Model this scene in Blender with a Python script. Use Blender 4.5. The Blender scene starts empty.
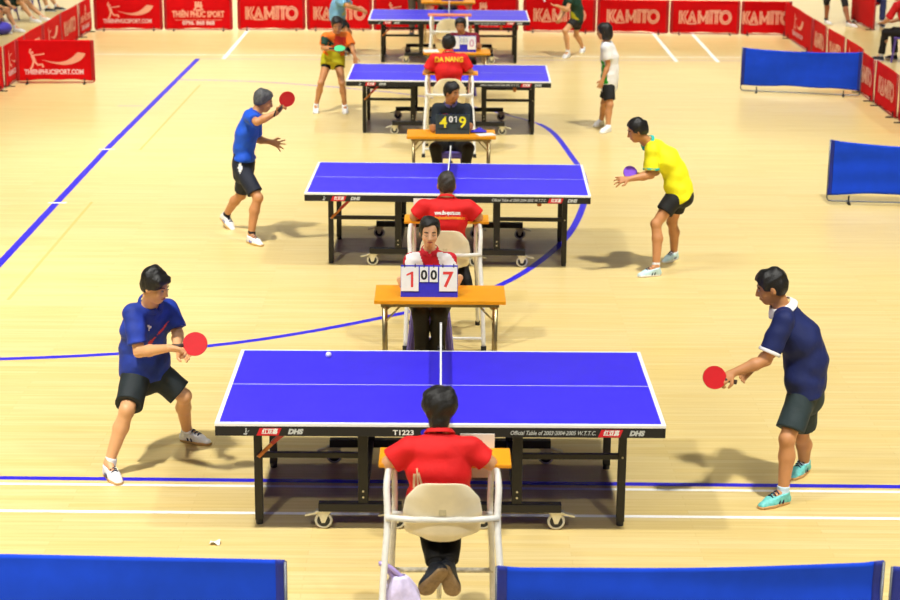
import bpy, bmesh, math, random
import numpy as np
from mathutils import Vector, Matrix
from mathutils.bvhtree import BVHTree
random.seed(7)
SC = bpy.context.scene
COL = SC.collection
PI = math.pi

# ------------------------------------------------------------------ camera
FPX = 1821.07
YAW, PITCH, ROLL = math.radians(-0.34111), math.radians(15.53773), math.radians(0.43757)
CAM = np.array([-0.0105, -11.2292, 4.4553])


def cam_axes():
    cy, sy, cp, sp = math.cos(YAW), math.sin(YAW), math.cos(PITCH), math.sin(PITCH)
    f = np.array([-sy * cp, cy * cp, -sp])
    r = np.array([cy, sy, 0.0])
    u = np.cross(r, f)
    cr, sr = math.cos(ROLL), math.sin(ROLL)
    return cr * r + sr * u, -sr * r + cr * u, f


AR, AU, AF = cam_axes()


def ray(px, py):
    return AF + AR * (px - 450) / FPX - AU * (py - 300) / FPX


def at(px, py, Y):
    """point seen at (px, py) of the photograph, standing at depth Y"""
    d = ray(px, py)
    return CAM + d * (Y - CAM[1]) / d[1]


def on_floor(px, py, z=0.0):
    d = ray(px, py)
    return CAM + d * (z - CAM[2]) / d[2]


cam = bpy.data.cameras.new('camera')
co = bpy.data.objects.new('camera', cam)
COL.objects.link(co)
M = Matrix(((AR[0], AU[0], -AF[0], CAM[0]), (AR[1], AU[1], -AF[1], CAM[1]), (AR[2], AU[2], -AF[2], CAM[2]), (0, 0, 0, 1)))
co.matrix_world = M
cam.sensor_width = 36
cam.lens = FPX / 900 * 36
cam.clip_end = 200
cam.dof.use_dof = True
cam.dof.focus_distance = 13.0
cam.dof.aperture_fstop = 3.2
SC.camera = co
SC.view_settings.view_transform = 'Standard'
SC.view_settings.look = 'None'
SC.view_settings.gamma = 1
SC.view_settings.use_curve_mapping = False


# ------------------------------------------------------------------ materials
def lin(c):
    return tuple((x / 255 / 12.92 if x / 255 <= 0.04045 else ((x / 255 + 0.055) / 1.055) ** 2.4) for x in c)


MATS = {}


def mat(name, rgb, rough=0.5, metal=0.0, var=0.06, scale=30.0, bump=0.0, bscale=60.0, spec=0.5, trans=0.0, sheen=0.0):
    if name in MATS:
        return MATS[name]
    m = bpy.data.materials.new(name)
    m.use_nodes = True
    nt = m.node_tree
    b = nt.nodes['Principled BSDF']
    c = lin(rgb)
    b.inputs['Roughness'].default_value = rough
    b.inputs['Metallic'].default_value = metal
    b.inputs['Specular IOR Level'].default_value = spec
    if trans:
        b.inputs['Transmission Weight'].default_value = trans
    if sheen:
        b.inputs['Sheen Weight'].default_value = sheen
    tc = nt.nodes.new('ShaderNodeTexCoord')
    n = nt.nodes.new('ShaderNodeTexNoise')
    n.inputs['Scale'].default_value = scale
    n.inputs['Detail'].default_value = 3
    nt.links.new(tc.outputs['Object'], n.inputs['Vector'])
    r = nt.nodes.new('ShaderNodeValToRGB')
    r.color_ramp.elements[0].position = 0.3
    r.color_ramp.elements[1].position = 0.7
    r.color_ramp.elements[0].color = tuple(x * (1 - var) for x in c) + (1,)
    r.color_ramp.elements[1].color = tuple(min(1, x * (1 + var)) for x in c) + (1,)
    nt.links.new(n.outputs['Fac'], r.inputs['Fac'])
    nt.links.new(r.outputs['Color'], b.inputs['Base Color'])
    if bump:
        n2 = nt.nodes.new('ShaderNodeTexNoise')
        n2.inputs['Scale'].default_value = bscale
        n2.inputs['Detail'].default_value = 4
        nt.links.new(tc.outputs['Object'], n2.inputs['Vector'])
        bp = nt.nodes.new('ShaderNodeBump')
        bp.inputs['Strength'].default_value = bump
        bp.inputs['Distance'].default_value = 0.01
        nt.links.new(n2.outputs['Fac'], bp.inputs['Height'])
        nt.links.new(bp.outputs['Normal'], b.inputs['Normal'])
    MATS[name] = m
    return m


# ------------------------------------------------------------------ mesh builder
class MB:
    def __init__(self):
        self.v, self.f = [], []

    def add(self, vs, fs):
        o = len(self.v)
        self.v += [tuple(float(x) for x in p) for p in vs]
        self.f += [tuple(i + o for i in f) for f in fs]
        return self

    def box(self, c, s, R=None):
        hx, hy, hz = s[0] / 2, s[1] / 2, s[2] / 2
        P = [Vector((x, y, z)) for x in (-hx, hx) for y in (-hy, hy) for z in (-hz, hz)]
        if R is not None:
            P = [R @ p for p in P]
        c = Vector(c)
        return self.add([c + p for p in P], [(0, 1, 3, 2), (4, 6, 7, 5), (0, 4, 5, 1), (2, 3, 7, 6), (0, 2, 6, 4), (1, 5, 7, 3)])

    def bar(self, a, b, w, h, up=(0, 0, 1)):
        a, b = Vector(a), Vector(b)
        d = (b - a).normalized()
        up = Vector(up)
        if abs(d.dot(up)) > 0.98:
            up = Vector((0, 1, 0))
        r = d.cross(up).normalized()
        u = r.cross(d)
        P = [e + r * x * w / 2 + u * y * h / 2 for e in (a, b) for x in (-1, 1) for y in (-1, 1)]
        return self.add(P, [(0, 1, 3, 2), (4, 6, 7, 5), (0, 4, 5, 1), (2, 3, 7, 6), (0, 2, 6, 4), (1, 5, 7, 3)])

    def tube(self, pts, r, n=12, closed=False):
        pts = [Vector(p) for p in pts]
        k = len(pts)
        rs = r if isinstance(r, (list, tuple)) else [r] * k
        ref = None
        base = len(self.v)
        vs = []
        for i, p in enumerate(pts):
            if closed:
                d = pts[(i + 1) % k] - pts[i - 1]
            else:
                d = pts[min(i + 1, k - 1)] - pts[max(i - 1, 0)]
            d.normalize()
            if ref is None:
                ref = Vector((0, 0, 1)) if abs(d.z) < 0.9 else Vector((0, 1, 0))
            x = (ref - d * ref.dot(d)).normalized()
            ref = x
            y = d.cross(x)
            for j in range(n):
                a = 2 * PI * j / n
                vs.append(p + (x * math.cos(a) + y * math.sin(a)) * rs[i])
        fs = []
        for i in range(k if closed else k - 1):
            for j in range(n):
                a, b = i * n + j, i * n + (j + 1) % n
                i2 = (i + 1) % k
                fs.append((a, b, i2 * n + (j + 1) % n, i2 * n + j))
        if not closed:
            fs.append(tuple(range(n - 1, -1, -1)))
            fs.append(tuple((k - 1) * n + j for j in range(n)))
        return self.add(vs, fs)

    def cyl(self, a, b, r, n=20):
        return self.tube([a, b], r, n)

    def ell(self, c, r, nu=20, nv=12, R=None):
        c = Vector(c)
        vs, fs = [], []
        for i in range(nv + 1):
            t = PI * i / nv
            for j in range(nu):
                a = 2 * PI * j / nu
                p = Vector((r[0] * math.sin(t) * math.cos(a), r[1] * math.sin(t) * math.sin(a), r[2] * math.cos(t)))
                if R is not None:
                    p = R @ p
                vs.append(c + p)
        for i in range(nv):
            for j in range(nu):
                fs.append((i * nu + j, (i + 1) * nu + j, (i + 1) * nu + (j + 1) % nu, i * nu + (j + 1) % nu))
        return self.add(vs, fs)

    def prism(self, poly, o, ux, uy, depth):
        """flat outline given in 2D, standing at o on axes ux, uy, pushed out by depth"""
        o, ux, uy = Vector(o), Vector(ux), Vector(uy)
        n = ux.cross(uy).normalized() * depth
        k = len(poly)
        A = [o + ux * x + uy * y for x, y in poly]
        vs = A + [p + n for p in A]
        fs = [tuple(range(k - 1, -1, -1)), tuple(range(k, 2 * k))]
        fs += [(i, (i + 1) % k, k + (i + 1) % k, k + i) for i in range(k)]
        return self.add(vs, fs)

    def grid(self, fn, nu, nv):
        vs = [fn(i / nu, j / nv) for j in range(nv + 1) for i in range(nu + 1)]
        fs = [(j * (nu + 1) + i, j * (nu + 1) + i + 1, (j + 1) * (nu + 1) + i + 1, (j + 1) * (nu + 1) + i) for j in range(nv) for i in range(nu)]
        return self.add(vs, fs)

    def build(self, name, material, parent=None, smooth=False, bevel=0.0, solid=0.0, sub=0, offset=None):
        me = bpy.data.meshes.new(name)
        v = self.v
        if offset is not None:
            v = [(p[0] - offset[0], p[1] - offset[1], p[2] - offset[2]) for p in v]
        me.from_pydata(v, [], self.f)
        bm = bmesh.new()
        bm.from_mesh(me)
        bmesh.ops.recalc_face_normals(bm, faces=bm.faces)
        bm.to_mesh(me)
        bm.free()
        me.materials.append(material)
        if smooth:
            me.polygons.foreach_set('use_smooth', [True] * len(me.polygons))
        o = bpy.data.objects.new(name, me)
        COL.objects.link(o)
        o.parent = parent
        if solid:
            s = o.modifiers.new('thick', 'SOLIDIFY')
            s.thickness = solid
            s.offset = 0
        if bevel:
            s = o.modifiers.new('bevel', 'BEVEL')
            s.width = bevel
            s.segments = 2
            s.limit_method = 'ANGLE'
        if sub:
            s = o.modifiers.new('sub', 'SUBSURF')
            s.levels = s.render_levels = sub
        return o


def tag(o, label, cat, group=None):
    o['label'] = label
    o['category'] = cat
    if group:
        o['group'] = group
    return o


def thing(name, label, cat, loc=(0, 0, 0), rz=0.0, group=None):
    o = bpy.data.objects.new(name, None)
    COL.objects.link(o)
    o.location = [float(x) for x in loc]
    o.rotation_euler = (0, 0, rz)
    o.empty_display_size = 0.1
    return tag(o, label, cat, group)


def struct(o):
    o['kind'] = 'structure'
    return o


KIDS = {}


def copy_tree(o, parent=None):
    c = o.copy()
    COL.objects.link(c)
    if parent is not None:
        c.parent = parent
    for ch in list(o.children):
        copy_tree(ch, c)
    return c


def dup(o, loc, rz, label, group=None):
    c = copy_tree(o)
    c.location = [float(x) for x in loc]
    c.rotation_euler = (0, 0, rz)
    c['label'] = label
    if group:
        c['group'] = group
    return c


def text_geo(s, size, shear=0.0, bold=0.0, align='CENTER', width=None):
    """letters as a list of verts (x, y) and faces, centred on the origin"""
    cu = bpy.data.curves.new('lettering', 'FONT')
    cu.body = s
    cu.size = size
    cu.shear = shear
    cu.offset = bold
    cu.align_x = align
    cu.align_y = 'CENTER'
    cu.resolution_u = 3
    ob = bpy.data.objects.new('lettering', cu)
    COL.objects.link(ob)
    dg = bpy.context.evaluated_depsgraph_get()
    dg.update()
    me = bpy.data.meshes.new_from_object(ob.evaluated_get(dg))
    vs = [(v.co.x, v.co.y) for v in me.vertices]
    fs = [tuple(p.vertices) for p in me.polygons]
    bpy.data.objects.remove(ob)
    bpy.data.curves.remove(cu)
    bpy.data.meshes.remove(me)
    if width and vs:
        w = max(v[0] for v in vs) - min(v[0] for v in vs)
        k = width / w
        vs = [(x * k, y) for x, y in vs]
    return vs, fs


def add_text(mb, s, o, ux, uy, size, shear=0.0, bold=0.0, width=None, fn=None):
    vs, fs = text_geo(s, size, shear, bold, width=width)
    o, ux, uy = Vector(o), Vector(ux), Vector(uy)
    pts = [o + ux * x + uy * y for x, y in vs]
    if fn:
        pts = [fn(p) for p in pts]
    mb.add(pts, fs)
    return mb
# ------------------------------------------------------------------ light
W = bpy.data.worlds.new('world')
SC.world = W
W.use_nodes = True
W.node_tree.nodes['Background'].inputs['Color'].default_value = (1.0, 0.98, 0.95, 1)
W.node_tree.nodes['Background'].inputs['Strength'].default_value = 0.03
LAMP = 0.51
SC.view_settings.exposure = 0.0


def lamp(x, y, p, tx, ty, size=0.6, z=9.5, spread=96):
    """high-bay flood lamp aimed down the hall; also used for the added wall wash"""
    l = bpy.data.lights.new('hall_or_added_lamp', 'AREA')
    l.shape = 'DISK'
    l.size = size
    l.energy = p
    l.spread = math.radians(spread)
    l.color = (1.0, 0.98, 0.905)
    o = bpy.data.objects.new('hall_or_added_lamp', l)
    COL.objects.link(o)
    o.location = (x, y, z)
    d = Vector((tx - x, ty - y, -z)).normalized()
    o.rotation_euler = d.to_track_quat('-Z', 'Y').to_euler()
    return o


for k in range(-1, 6):
    yy = -3.2 + 6.65 * k
    for xx, p in ((-3.9, 620), (4.1, 500), (-11, 190), (11, 240)):
        lamp(xx, yy, p * LAMP * (0.88 if k > 2 else 1), xx, yy + 2.6, spread=78)

for xx in (-16, -5.5, 5.5, 16):  # added wash on the unseen back wall, to brighten its reflection in the floor
    lamp(xx, 36, 2600 * LAMP, xx, 44, spread=140)

# ------------------------------------------------------------------ floor
def floor_mat():
    m = bpy.data.materials.new('maple_floor')
    m.use_nodes = True
    nt = m.node_tree
    b = nt.nodes['Principled BSDF']
    tc = nt.nodes.new('ShaderNodeTexCoord')
    br = nt.nodes.new('ShaderNodeTexBrick')
    br.inputs['Scale'].default_value = 1.0
    br.inputs['Brick Width'].default_value = 1.6
    br.inputs['Row Height'].default_value = 0.062
    br.inputs['Mortar Size'].default_value = 0.0012
    br.inputs['Bias'].default_value = 0.0
    br.inputs['Color1'].default_value = lin((228, 206, 146)) + (1,)
    br.inputs['Color2'].default_value = lin((223, 197, 128)) + (1,)
    br.inputs['Mortar'].default_value = lin((207, 178, 106)) + (1,)
    nt.links.new(tc.outputs['Object'], br.inputs['Vector'])
    mp = nt.nodes.new('ShaderNodeMapping')
    mp.inputs['Scale'].default_value = (0.6, 14, 1)
    nt.links.new(tc.outputs['Object'], mp.inputs['Vector'])
    n = nt.nodes.new('ShaderNodeTexNoise')
    n.inputs['Scale'].default_value = 2.2
    n.inputs['Detail'].default_value = 6
    nt.links.new(mp.outputs['Vector'], n.inputs['Vector'])
    r = nt.nodes.new('ShaderNodeValToRGB')
    r.color_ramp.elements[0].position = 0.35
    r.color_ramp.elements[0].color = (0.91, 0.88, 0.80, 1)
    r.color_ramp.elements[1].position = 0.65
    r.color_ramp.elements[1].color = (1, 1, 1, 1)
    nt.links.new(n.outputs['Fac'], r.inputs['Fac'])
    mx = nt.nodes.new('ShaderNodeMix')
    mx.data_type = 'RGBA'
    mx.blend_type = 'MULTIPLY'
    mx.inputs[0].default_value = 1.0
    nt.links.new(br.outputs['Color'], mx.inputs[6])
    nt.links.new(r.outputs['Color'], mx.inputs[7])
    nt.links.new(mx.outputs[2], b.inputs['Base Color'])
    b.inputs['Roughness'].default_value = 0.34
    b.inputs['Specular IOR Level'].default_value = 0.6
    return m


fl = struct(MB().add([(-30, -14, 0), (30, -14, 0), (30, 46, 0), (-30, 46, 0)], [(0, 1, 2, 3)]).build('floor', floor_mat()))
wm = mat('hall_wall', (236, 232, 222), 0.8, var=0.03, scale=2)
struct(MB().box((0, 46.1, 3.5), (60, 0.2, 7)).build('wall_back', wm))
struct(MB().box((-30.1, 16, 3.5), (0.2, 60, 7)).build('wall_left', wm))
struct(MB().box((30.1, 16, 3.5), (0.2, 60, 7)).build('wall_right', wm))

LB = mat('blue_line_paint', (38, 26, 205), 0.45, var=0.05)
LW = mat('white_line_paint', (250, 248, 240), 0.45, var=0.03)
LF = mat('faded_line_paint', (196, 176, 190), 0.5, var=0.05)
LD = mat('faint_line_paint', (214, 184, 108), 0.5, var=0.05)
NTRIM = [0]


def line(pts, w, material, z=0.0012):
    """a painted floor line: thin strip along a path"""
    NTRIM[0] += 1
    P = [Vector((p[0], p[1], 0)) for p in pts]
    k = len(P)
    ws = w if isinstance(w, list) else [w] * k
    vs = []
    for i, p in enumerate(P):
        d = (P[min(i + 1, k - 1)] - P[max(i - 1, 0)]).normalized()
        n = Vector((-d.y, d.x, 0)) * ws[i] / 2
        vs += [(p.x + n.x, p.y + n.y, z), (p.x - n.x, p.y - n.y, z)]
    fs = [(2 * i, 2 * i + 1, 2 * i + 3, 2 * i + 2) for i in range(k - 1)]
    return struct(MB().add(vs, fs).build('trim_%d' % NTRIM[0], material))


def spline(pts, n=12):
    out = []
    P = [np.array(p, float) for p in pts]
    for i in range(len(P) - 1):
        a, b, c, d = P[max(i - 1, 0)], P[i], P[i + 1], P[min(i + 2, len(P) - 1)]
        for j in range(n):
            t = j / n
            out.append(0.5 * (2 * b + (c - a) * t + (2 * a - 5 * b + 4 * c - d) * t * t + (3 * b - a - 3 * c + d) * t ** 3))
    out.append(P[-1])
    return out


line([(-9, 0.335), (9, 0.115)], 0.062, LB)
line([(-9, 0.215), (9, 0.03)], 0.040, LW)
line([(-9, -0.265), (9, -0.43)], 0.042, LW)
arc = spline([(-6.5, 2.75), (-3.58, 2.92), (-1.81, 3.37), (-0.32, 4.36), (0.56, 5.33), (1.23, 6.98), (1.60, 8.8), (1.72, 10.3), (1.67, 11.6), (1.46, 13.73), (0.92, 14.8), (-0.2, 16.3), (-1.5, 17.15), (-3.0, 17.75), (-4.25, 17.9)])
cut = [i for i, p in enumerate(arc) if p[1] > 14.1][0]
line(arc[:cut], 0.075, LB)
line(arc[cut - 1:], 0.05, mat('pale_blue_paint', (150, 130, 205), 0.5), z=0.0013)  # far stretch of the arc, thinner and paler blue
line([(-4.31, -3), (-4.31, 6.05), (-4.32, 11.91), (-4.22, 20.28)], 0.085, LB)
line([(-4.41, 8.76), (-4.20, 8.76)], 0.06, LW, z=0.0020)
line([(-4.42, 11.95), (-4.21, 11.95)], 0.06, LW, z=0.0020)
line([(-4.22, 20.28), (1.5, 20.4), (9, 20.6)], 0.05, LF)
line([(-7, 20.75), (9, 20.95)], 0.05, LW, z=0.0016)
line([(-3.78, 20.3), (-3.76, 25)], 0.07, LW, z=0.0018)
line([(4.08, 20.3), (4.11, 25)], 0.07, LW, z=0.0018)
line([(4.80, 20.3), (4.87, 25)], 0.07, LW, z=0.0018)
line([(-4.75, 15.33), (-4.37, 15.33)], 0.05, LF, z=0.0018)
q1, q2 = on_floor(92, 202), on_floor(8, 300)
line([q1, q2], 0.035, LD, z=0.0015)
q1, q2 = on_floor(200, 85), on_floor(140, 150)
line([q1, q2], 0.035, LD, z=0.0015)

# ------------------------------------------------------------------ table tennis tables
BLK = mat('black_steel', (26, 24, 24), 0.45, var=0.1)
BLK2 = mat('matt_black_apron', (24, 24, 27), 0.5, var=0.1)
TYRE = mat('grey_tyre', (215, 212, 200), 0.5)
HUB = mat('dark_hub', (40, 42, 44), 0.5)
ZINC = mat('zinc_bracket', (222, 212, 176), 0.35, var=0.12)
ORG = mat('orange_brace', (205, 120, 40), 0.4, var=0.15)
RDB = mat('red_brace', (170, 30, 28), 0.45)
BADGE = mat('red_badge', (214, 22, 40), 0.5)
WHT = mat('white_print', (245, 245, 245), 0.5, var=0.02)
GRYP = mat('grey_print', (200, 205, 205), 0.5, var=0.02)


def table_mat():
    m = bpy.data.materials.new('blue_table_lacquer')
    m.use_nodes = True
    nt = m.node_tree
    b = nt.nodes['Principled BSDF']
    tc = nt.nodes.new('ShaderNodeTexCoord')
    sp = nt.nodes.new('ShaderNodeSeparateXYZ')
    nt.links.new(tc.outputs['Object'], sp.inputs[0])

    def math_(op, a, v=None):
        n = nt.nodes.new('ShaderNodeMath')
        n.operation = op
        if hasattr(a, 'is_output'):
            nt.links.new(a, n.inputs[0])
        else:
            n.inputs[0].default_value = a
        if v is not None:
            if hasattr(v, 'is_output'):
                nt.links.new(v, n.inputs[1])
            else:
                n.inputs[1].default_value = v
        return n.outputs[0]
    ax, ay = math_('ABSOLUTE', sp.outputs['X']), math_('ABSOLUTE', sp.outputs['Y'])
    e = math_('MAXIMUM', math_('GREATER_THAN', ax, 1.348), math_('GREATER_THAN', ay, 0.7385))
    c = math_('MULTIPLY', math_('LESS_THAN', ay, 0.0045), 0.75)
    f = math_('MAXIMUM', e, c)
    n = nt.nodes.new('ShaderNodeTexNoise')
    n.inputs['Scale'].default_value = 6
    nt.links.new(tc.outputs['Object'], n.inputs['Vector'])
    r = nt.nodes.new('ShaderNodeValToRGB')
    r.color_ramp.elements[0].color = lin((58, 44, 234)) + (1,)
    r.color_ramp.elements[1].color = lin((66, 52, 246)) + (1,)
    nt.links.new(n.outputs['Fac'], r.inputs['Fac'])
    mx = nt.nodes.new('ShaderNodeMix')
    mx.data_type = 'RGBA'
    nt.links.new(f, mx.inputs[0])
    nt.links.new(r.outputs['Color'], mx.inputs[6])
    mx.inputs[7].default_value = (0.93, 0.93, 0.95, 1)
    nt.links.new(mx.outputs[2], b.inputs['Base Color'])
    b.inputs['Roughness'].default_value = 0.45
    b.inputs['Specular IOR Level'].default_value = 0.35
    return m


TM = table_mat()


def front_text(mb, s, x, z, size, shear=0.0, bold=0.0, width=None, y=-0.764):
    return add_text(mb, s, (x, y, z), (1, 0, 0), (0, 0, 1), size, shear, bold, width)


def make_table(full):
    root = thing('table_tennis_table', 'blue table', 'table')
    for s in (-1, 1):
        MB().box((s * 0.688, 0, 0.75), (1.372, 1.525, 0.02)).build('table_half', TM, root, bevel=0.002)
        mb = MB()
        for y in (-0.752, 0.752):
            mb.box((s * 0.687, y, 0.709), (1.370, 0.02, 0.062))
        mb.box((s * 1.357, 0, 0.709), (0.02, 1.48, 0.062))
        mb.box((s * 0.012, 0, 0.709), (0.02, 1.48, 0.062))
        mb.box((s * 0.684, 0, 0.715), (1.30, 0.04, 0.05))
        ap = mb.build('apron', BLK2, root, bevel=0.002)
        for y in (-0.5, 0.5):
            lg = MB().bar((s * 1.14, y, 0.03), (s * 1.14, y, 0.70), 0.05, 0.05).build('leg', BLK, root, bevel=0.004)
            MB().cyl((s * 1.14, y, 0.0), (s * 1.14, y, 0.035), 0.023).build('levelling_foot', HUB, lg, smooth=False)
            cl = MB().bar((s * 0.48, y * 1.16, 0.13), (s * 0.48, y * 1.16, 0.71), 0.062, 0.045).build('centre_leg', BLK, root, bevel=0.004)
            mb = MB().bar((s * 1.14, y, 0.462), (s * 0.48, y, 0.462), 0.03, 0.036)
            cb = mb.build('crossbar', BLK, root, bevel=0.003)
            for zz in (0.462, 0.26, 0.22):
                xx = 1.14 if zz > 0.4 else 0.48
                yy = y * 1.16 if zz < 0.4 else y
                MB().cyl((s * xx, yy - 0.029, zz), (s * xx, yy - 0.020, zz), 0.007, 8).build('rivet', ZINC, lg if zz > 0.4 else cl)
            yr = y * 1.16
            MB().bar((s * 0.24, yr, 0.150), (s * 0.76, yr, 0.150), 0.06, 0.055).build('carriage_rail', BLK, root, bevel=0.004)
            for xc in (0.27, 0.73):
                mb = MB()
                x = s * xc
                for dy in (-0.021, 0.021):
                    mb.prism([(-0.045, 0.118), (0.045, 0.118), (0.030, 0.095), (0.010, 0.045), (-0.012, 0.045), (-0.028, 0.095)], (x, yr + dy + 0.002, 0), (1, 0, 0), (0, 0, 1), 0.004)
                mb.box((x, yr, 0.119), (0.10, 0.055, 0.008))
                mb.prism([(0.03, 0.118), (0.115, 0.098), (0.115, 0.088), (0.03, 0.105)], (x, yr + 0.02, 0), (s, 0, 0), (0, 0, 1), 0.04 * s)
                ca = mb.build('caster', ZINC, root, bevel=0.001)
                ring = []
                MB().tube([(x + 0.046 * math.cos(a), yr, 0.057 + 0.046 * math.sin(a)) for a in [2 * PI * i / 24 for i in range(24)]], 0.011, 8, closed=True).build('tyre', TYRE, ca, smooth=True)
                MB().cyl((x, yr - 0.011, 0.057), (x, yr + 0.011, 0.057), 0.040, 20).build('hub', HUB, ca)
        MB().bar((s * 0.48, -0.58, 0.150), (s * 0.48, 0.58, 0.150), 0.045, 0.05).build('carriage_beam', BLK, root, bevel=0.004)
    # folding brace at the left front leg
    br = MB().bar((-1.135, -0.535, 0.46), (-1.03, -0.535, 0.565), 0.022, 0.026, up=(0, 1, 0)).build('brace', ORG, root, bevel=0.003)
    MB().bar((-1.045, -0.535, 0.555), (-0.93, -0.60, 0.675), 0.026, 0.036, up=(0, 1, 0)).build('brace_arm', RDB, br, bevel=0.003)
    rl = MB().box((0.90, -0.2, 0.60), (0.045, 0.05, 0.14)).build('latch', ORG, root, bevel=0.01)
    # printing along the front apron
    zc = 0.706
    for x0 in (-1.045, 1.035):
        mb = MB().prism([(-0.075, -0.024), (0.058, -0.024), (0.078, 0.024), (-0.055, 0.024)], (x0, -0.7625, zc), (1, 0, 0), (0, 0, 1), 0.0012)
        bd = mb.build('maker_badge', BADGE, root)
        t = MB()
        front_text(t, '红双喜', x0 + 0.004, zc + 0.001, 0.038, 0.25, 0.0012, width=0.100, y=-0.7646)
        t.build('badge_lettering', WHT, bd)
    for tx_, x_, sz_, sh_, bo_, w_ in (('DHS', -0.885, 0.042, 0.25, 0.003, 0.095), ('DHS', 1.195, 0.042, 0.25, 0.003, 0.095), ('Official Table of 2003·2004·2005 W.T.T.C.', 0.685, 0.037, 0.3, 0.0006, 0.52)):
        t = MB()
        front_text(t, tx_, x_, zc + 0.001, sz_, sh_, bo_, width=w_)
        t.build('apron_lettering', GRYP, root)
    t = MB()
    # little emblem of a striking player
    for poly in ([(-0.016, -0.016), (0.004, -0.020), (0.012, -0.006), (0.002, -0.010), (-0.010, -0.010)], [(-0.004, -0.006), (0.004, -0.006), (0.006, 0.010), (0.000, 0.012)], [(0.010, -0.004), (0.020, 0.006), (0.022, 0.012), (0.012, 0.004)]):
        t.prism(poly, (-1.185, -0.7625, zc), (1, 0, 0), (0, 0, 1), 0.0012)
    t.ell((-1.183, -0.7635, zc + 0.018), (0.005, 0.001, 0.005), 10, 6)
    t.build('player_emblem', GRYP, root)
    if full:
        t = MB()
        front_text(t, 'T1223', -0.225, zc - 0.002, 0.044, 0, 0.0012, width=0.128)
        t.build('table_number', WHT, root)
        st = MB().ell((-0.095, -0.7630, zc), (0.026, 0.0015, 0.022), 20, 8).build('round_sticker', mat('blue_sticker', (30, 30, 215), 0.4), root)
        MB().ell((-0.090, -0.7648, zc + 0.006), (0.007, 0.0008, 0.006), 10, 6).build('sticker_mark', WHT, st)
    return root


TAB = [(0.0, 0.0, 0.0), (0.0753, 6.6034, -0.02243), (0.1035, 13.7537, -0.01634), (0.1257, 20.5237, -0.00507)]
TL = ['nearest blue tennis table, beyond the front umpire, with a white number on its apron',
      'second blue tennis table from the front, between the blue shirted and the yellow shirted players',
      'third blue tennis table from the front, beside the woman in yellow skirt',
      'farthest blue tennis table, standing before the red banners at the back']
TG = 'table tennis tables in a row'
t1 = make_table(True)
t1['label'], t1['group'] = TL[0], TG
for i in (1, 2, 3):
    c = dup(t1, (TAB[i][0], TAB[i][1], 0), TAB[i][2], TL[i], TG)
    for ch in list(c.children):
        if ch.name.startswith(('table_number', 'round_sticker')):
            for g in list(ch.children):
                bpy.data.objects.remove(g)
            bpy.data.objects.remove(ch)

NETM = mat('dark_blue_net', (30, 26, 120), 0.7)


def make_net():
    r = thing('table_tennis_net', 'net', 'net')
    mb = MB()
    for i in range(13):
        z = 0.775 + i * 0.0105
        mb.bar((0, -0.90, z), (0, 0.90, z), 0.0022, 0.0022)
    for i in range(121):
        y = -0.90 + i * 0.015
        mb.bar((0, y, 0.775), (0, y, 0.902), 0.0022, 0.0022)
    mb.build('net_mesh', NETM, r)
    MB().box((0, 0, 0.905), (0.012, 1.81, 0.016)).build('tape', WHT, r)
    for s in (-1, 1):
        p = MB().cyl((0, s * 0.905, 0.70), (0, s * 0.905, 0.918), 0.008, 12).build('post', mat('white_post', (225, 225, 225), 0.4), r)
        MB().box((0, s * 0.84, 0.735), (0.045, 0.17, 0.016)).box((0, s * 0.82, 0.765), (0.04, 0.06, 0.008)).build('clamp', BLK, p)
    return r


NL = ['white taped net across the nearest table, behind the front umpire\'s head', 'net across the second table, behind the grey haired umpire\'s head',
      'net across the third table, hidden mostly by the umpire with yellow lettering', 'net across the farthest table before the red banners']
n1 = make_net()
n1['label'], n1['group'] = NL[0], 'nets on the tables'
for i in (1, 2, 3):
    dup(n1, (TAB[i][0], TAB[i][1], 0), TAB[i][2], NL[i], 'nets on the tables')

# ------------------------------------------------------------------ umpire chairs
CHW = mat('white_chair_tube', (232, 230, 224), 0.35)
SHELL = mat('cream_plastic_shell', (246, 235, 206), 0.4, var=0.05, scale=12)
BOARD = mat('orange_board', (240, 158, 18), 0.45, var=0.05, scale=8)
BOARD4 = mat('salmon_board', (232, 130, 96), 0.45, var=0.05, scale=8)
RUB = mat('black_rubber', (30, 30, 32), 0.7)


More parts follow.
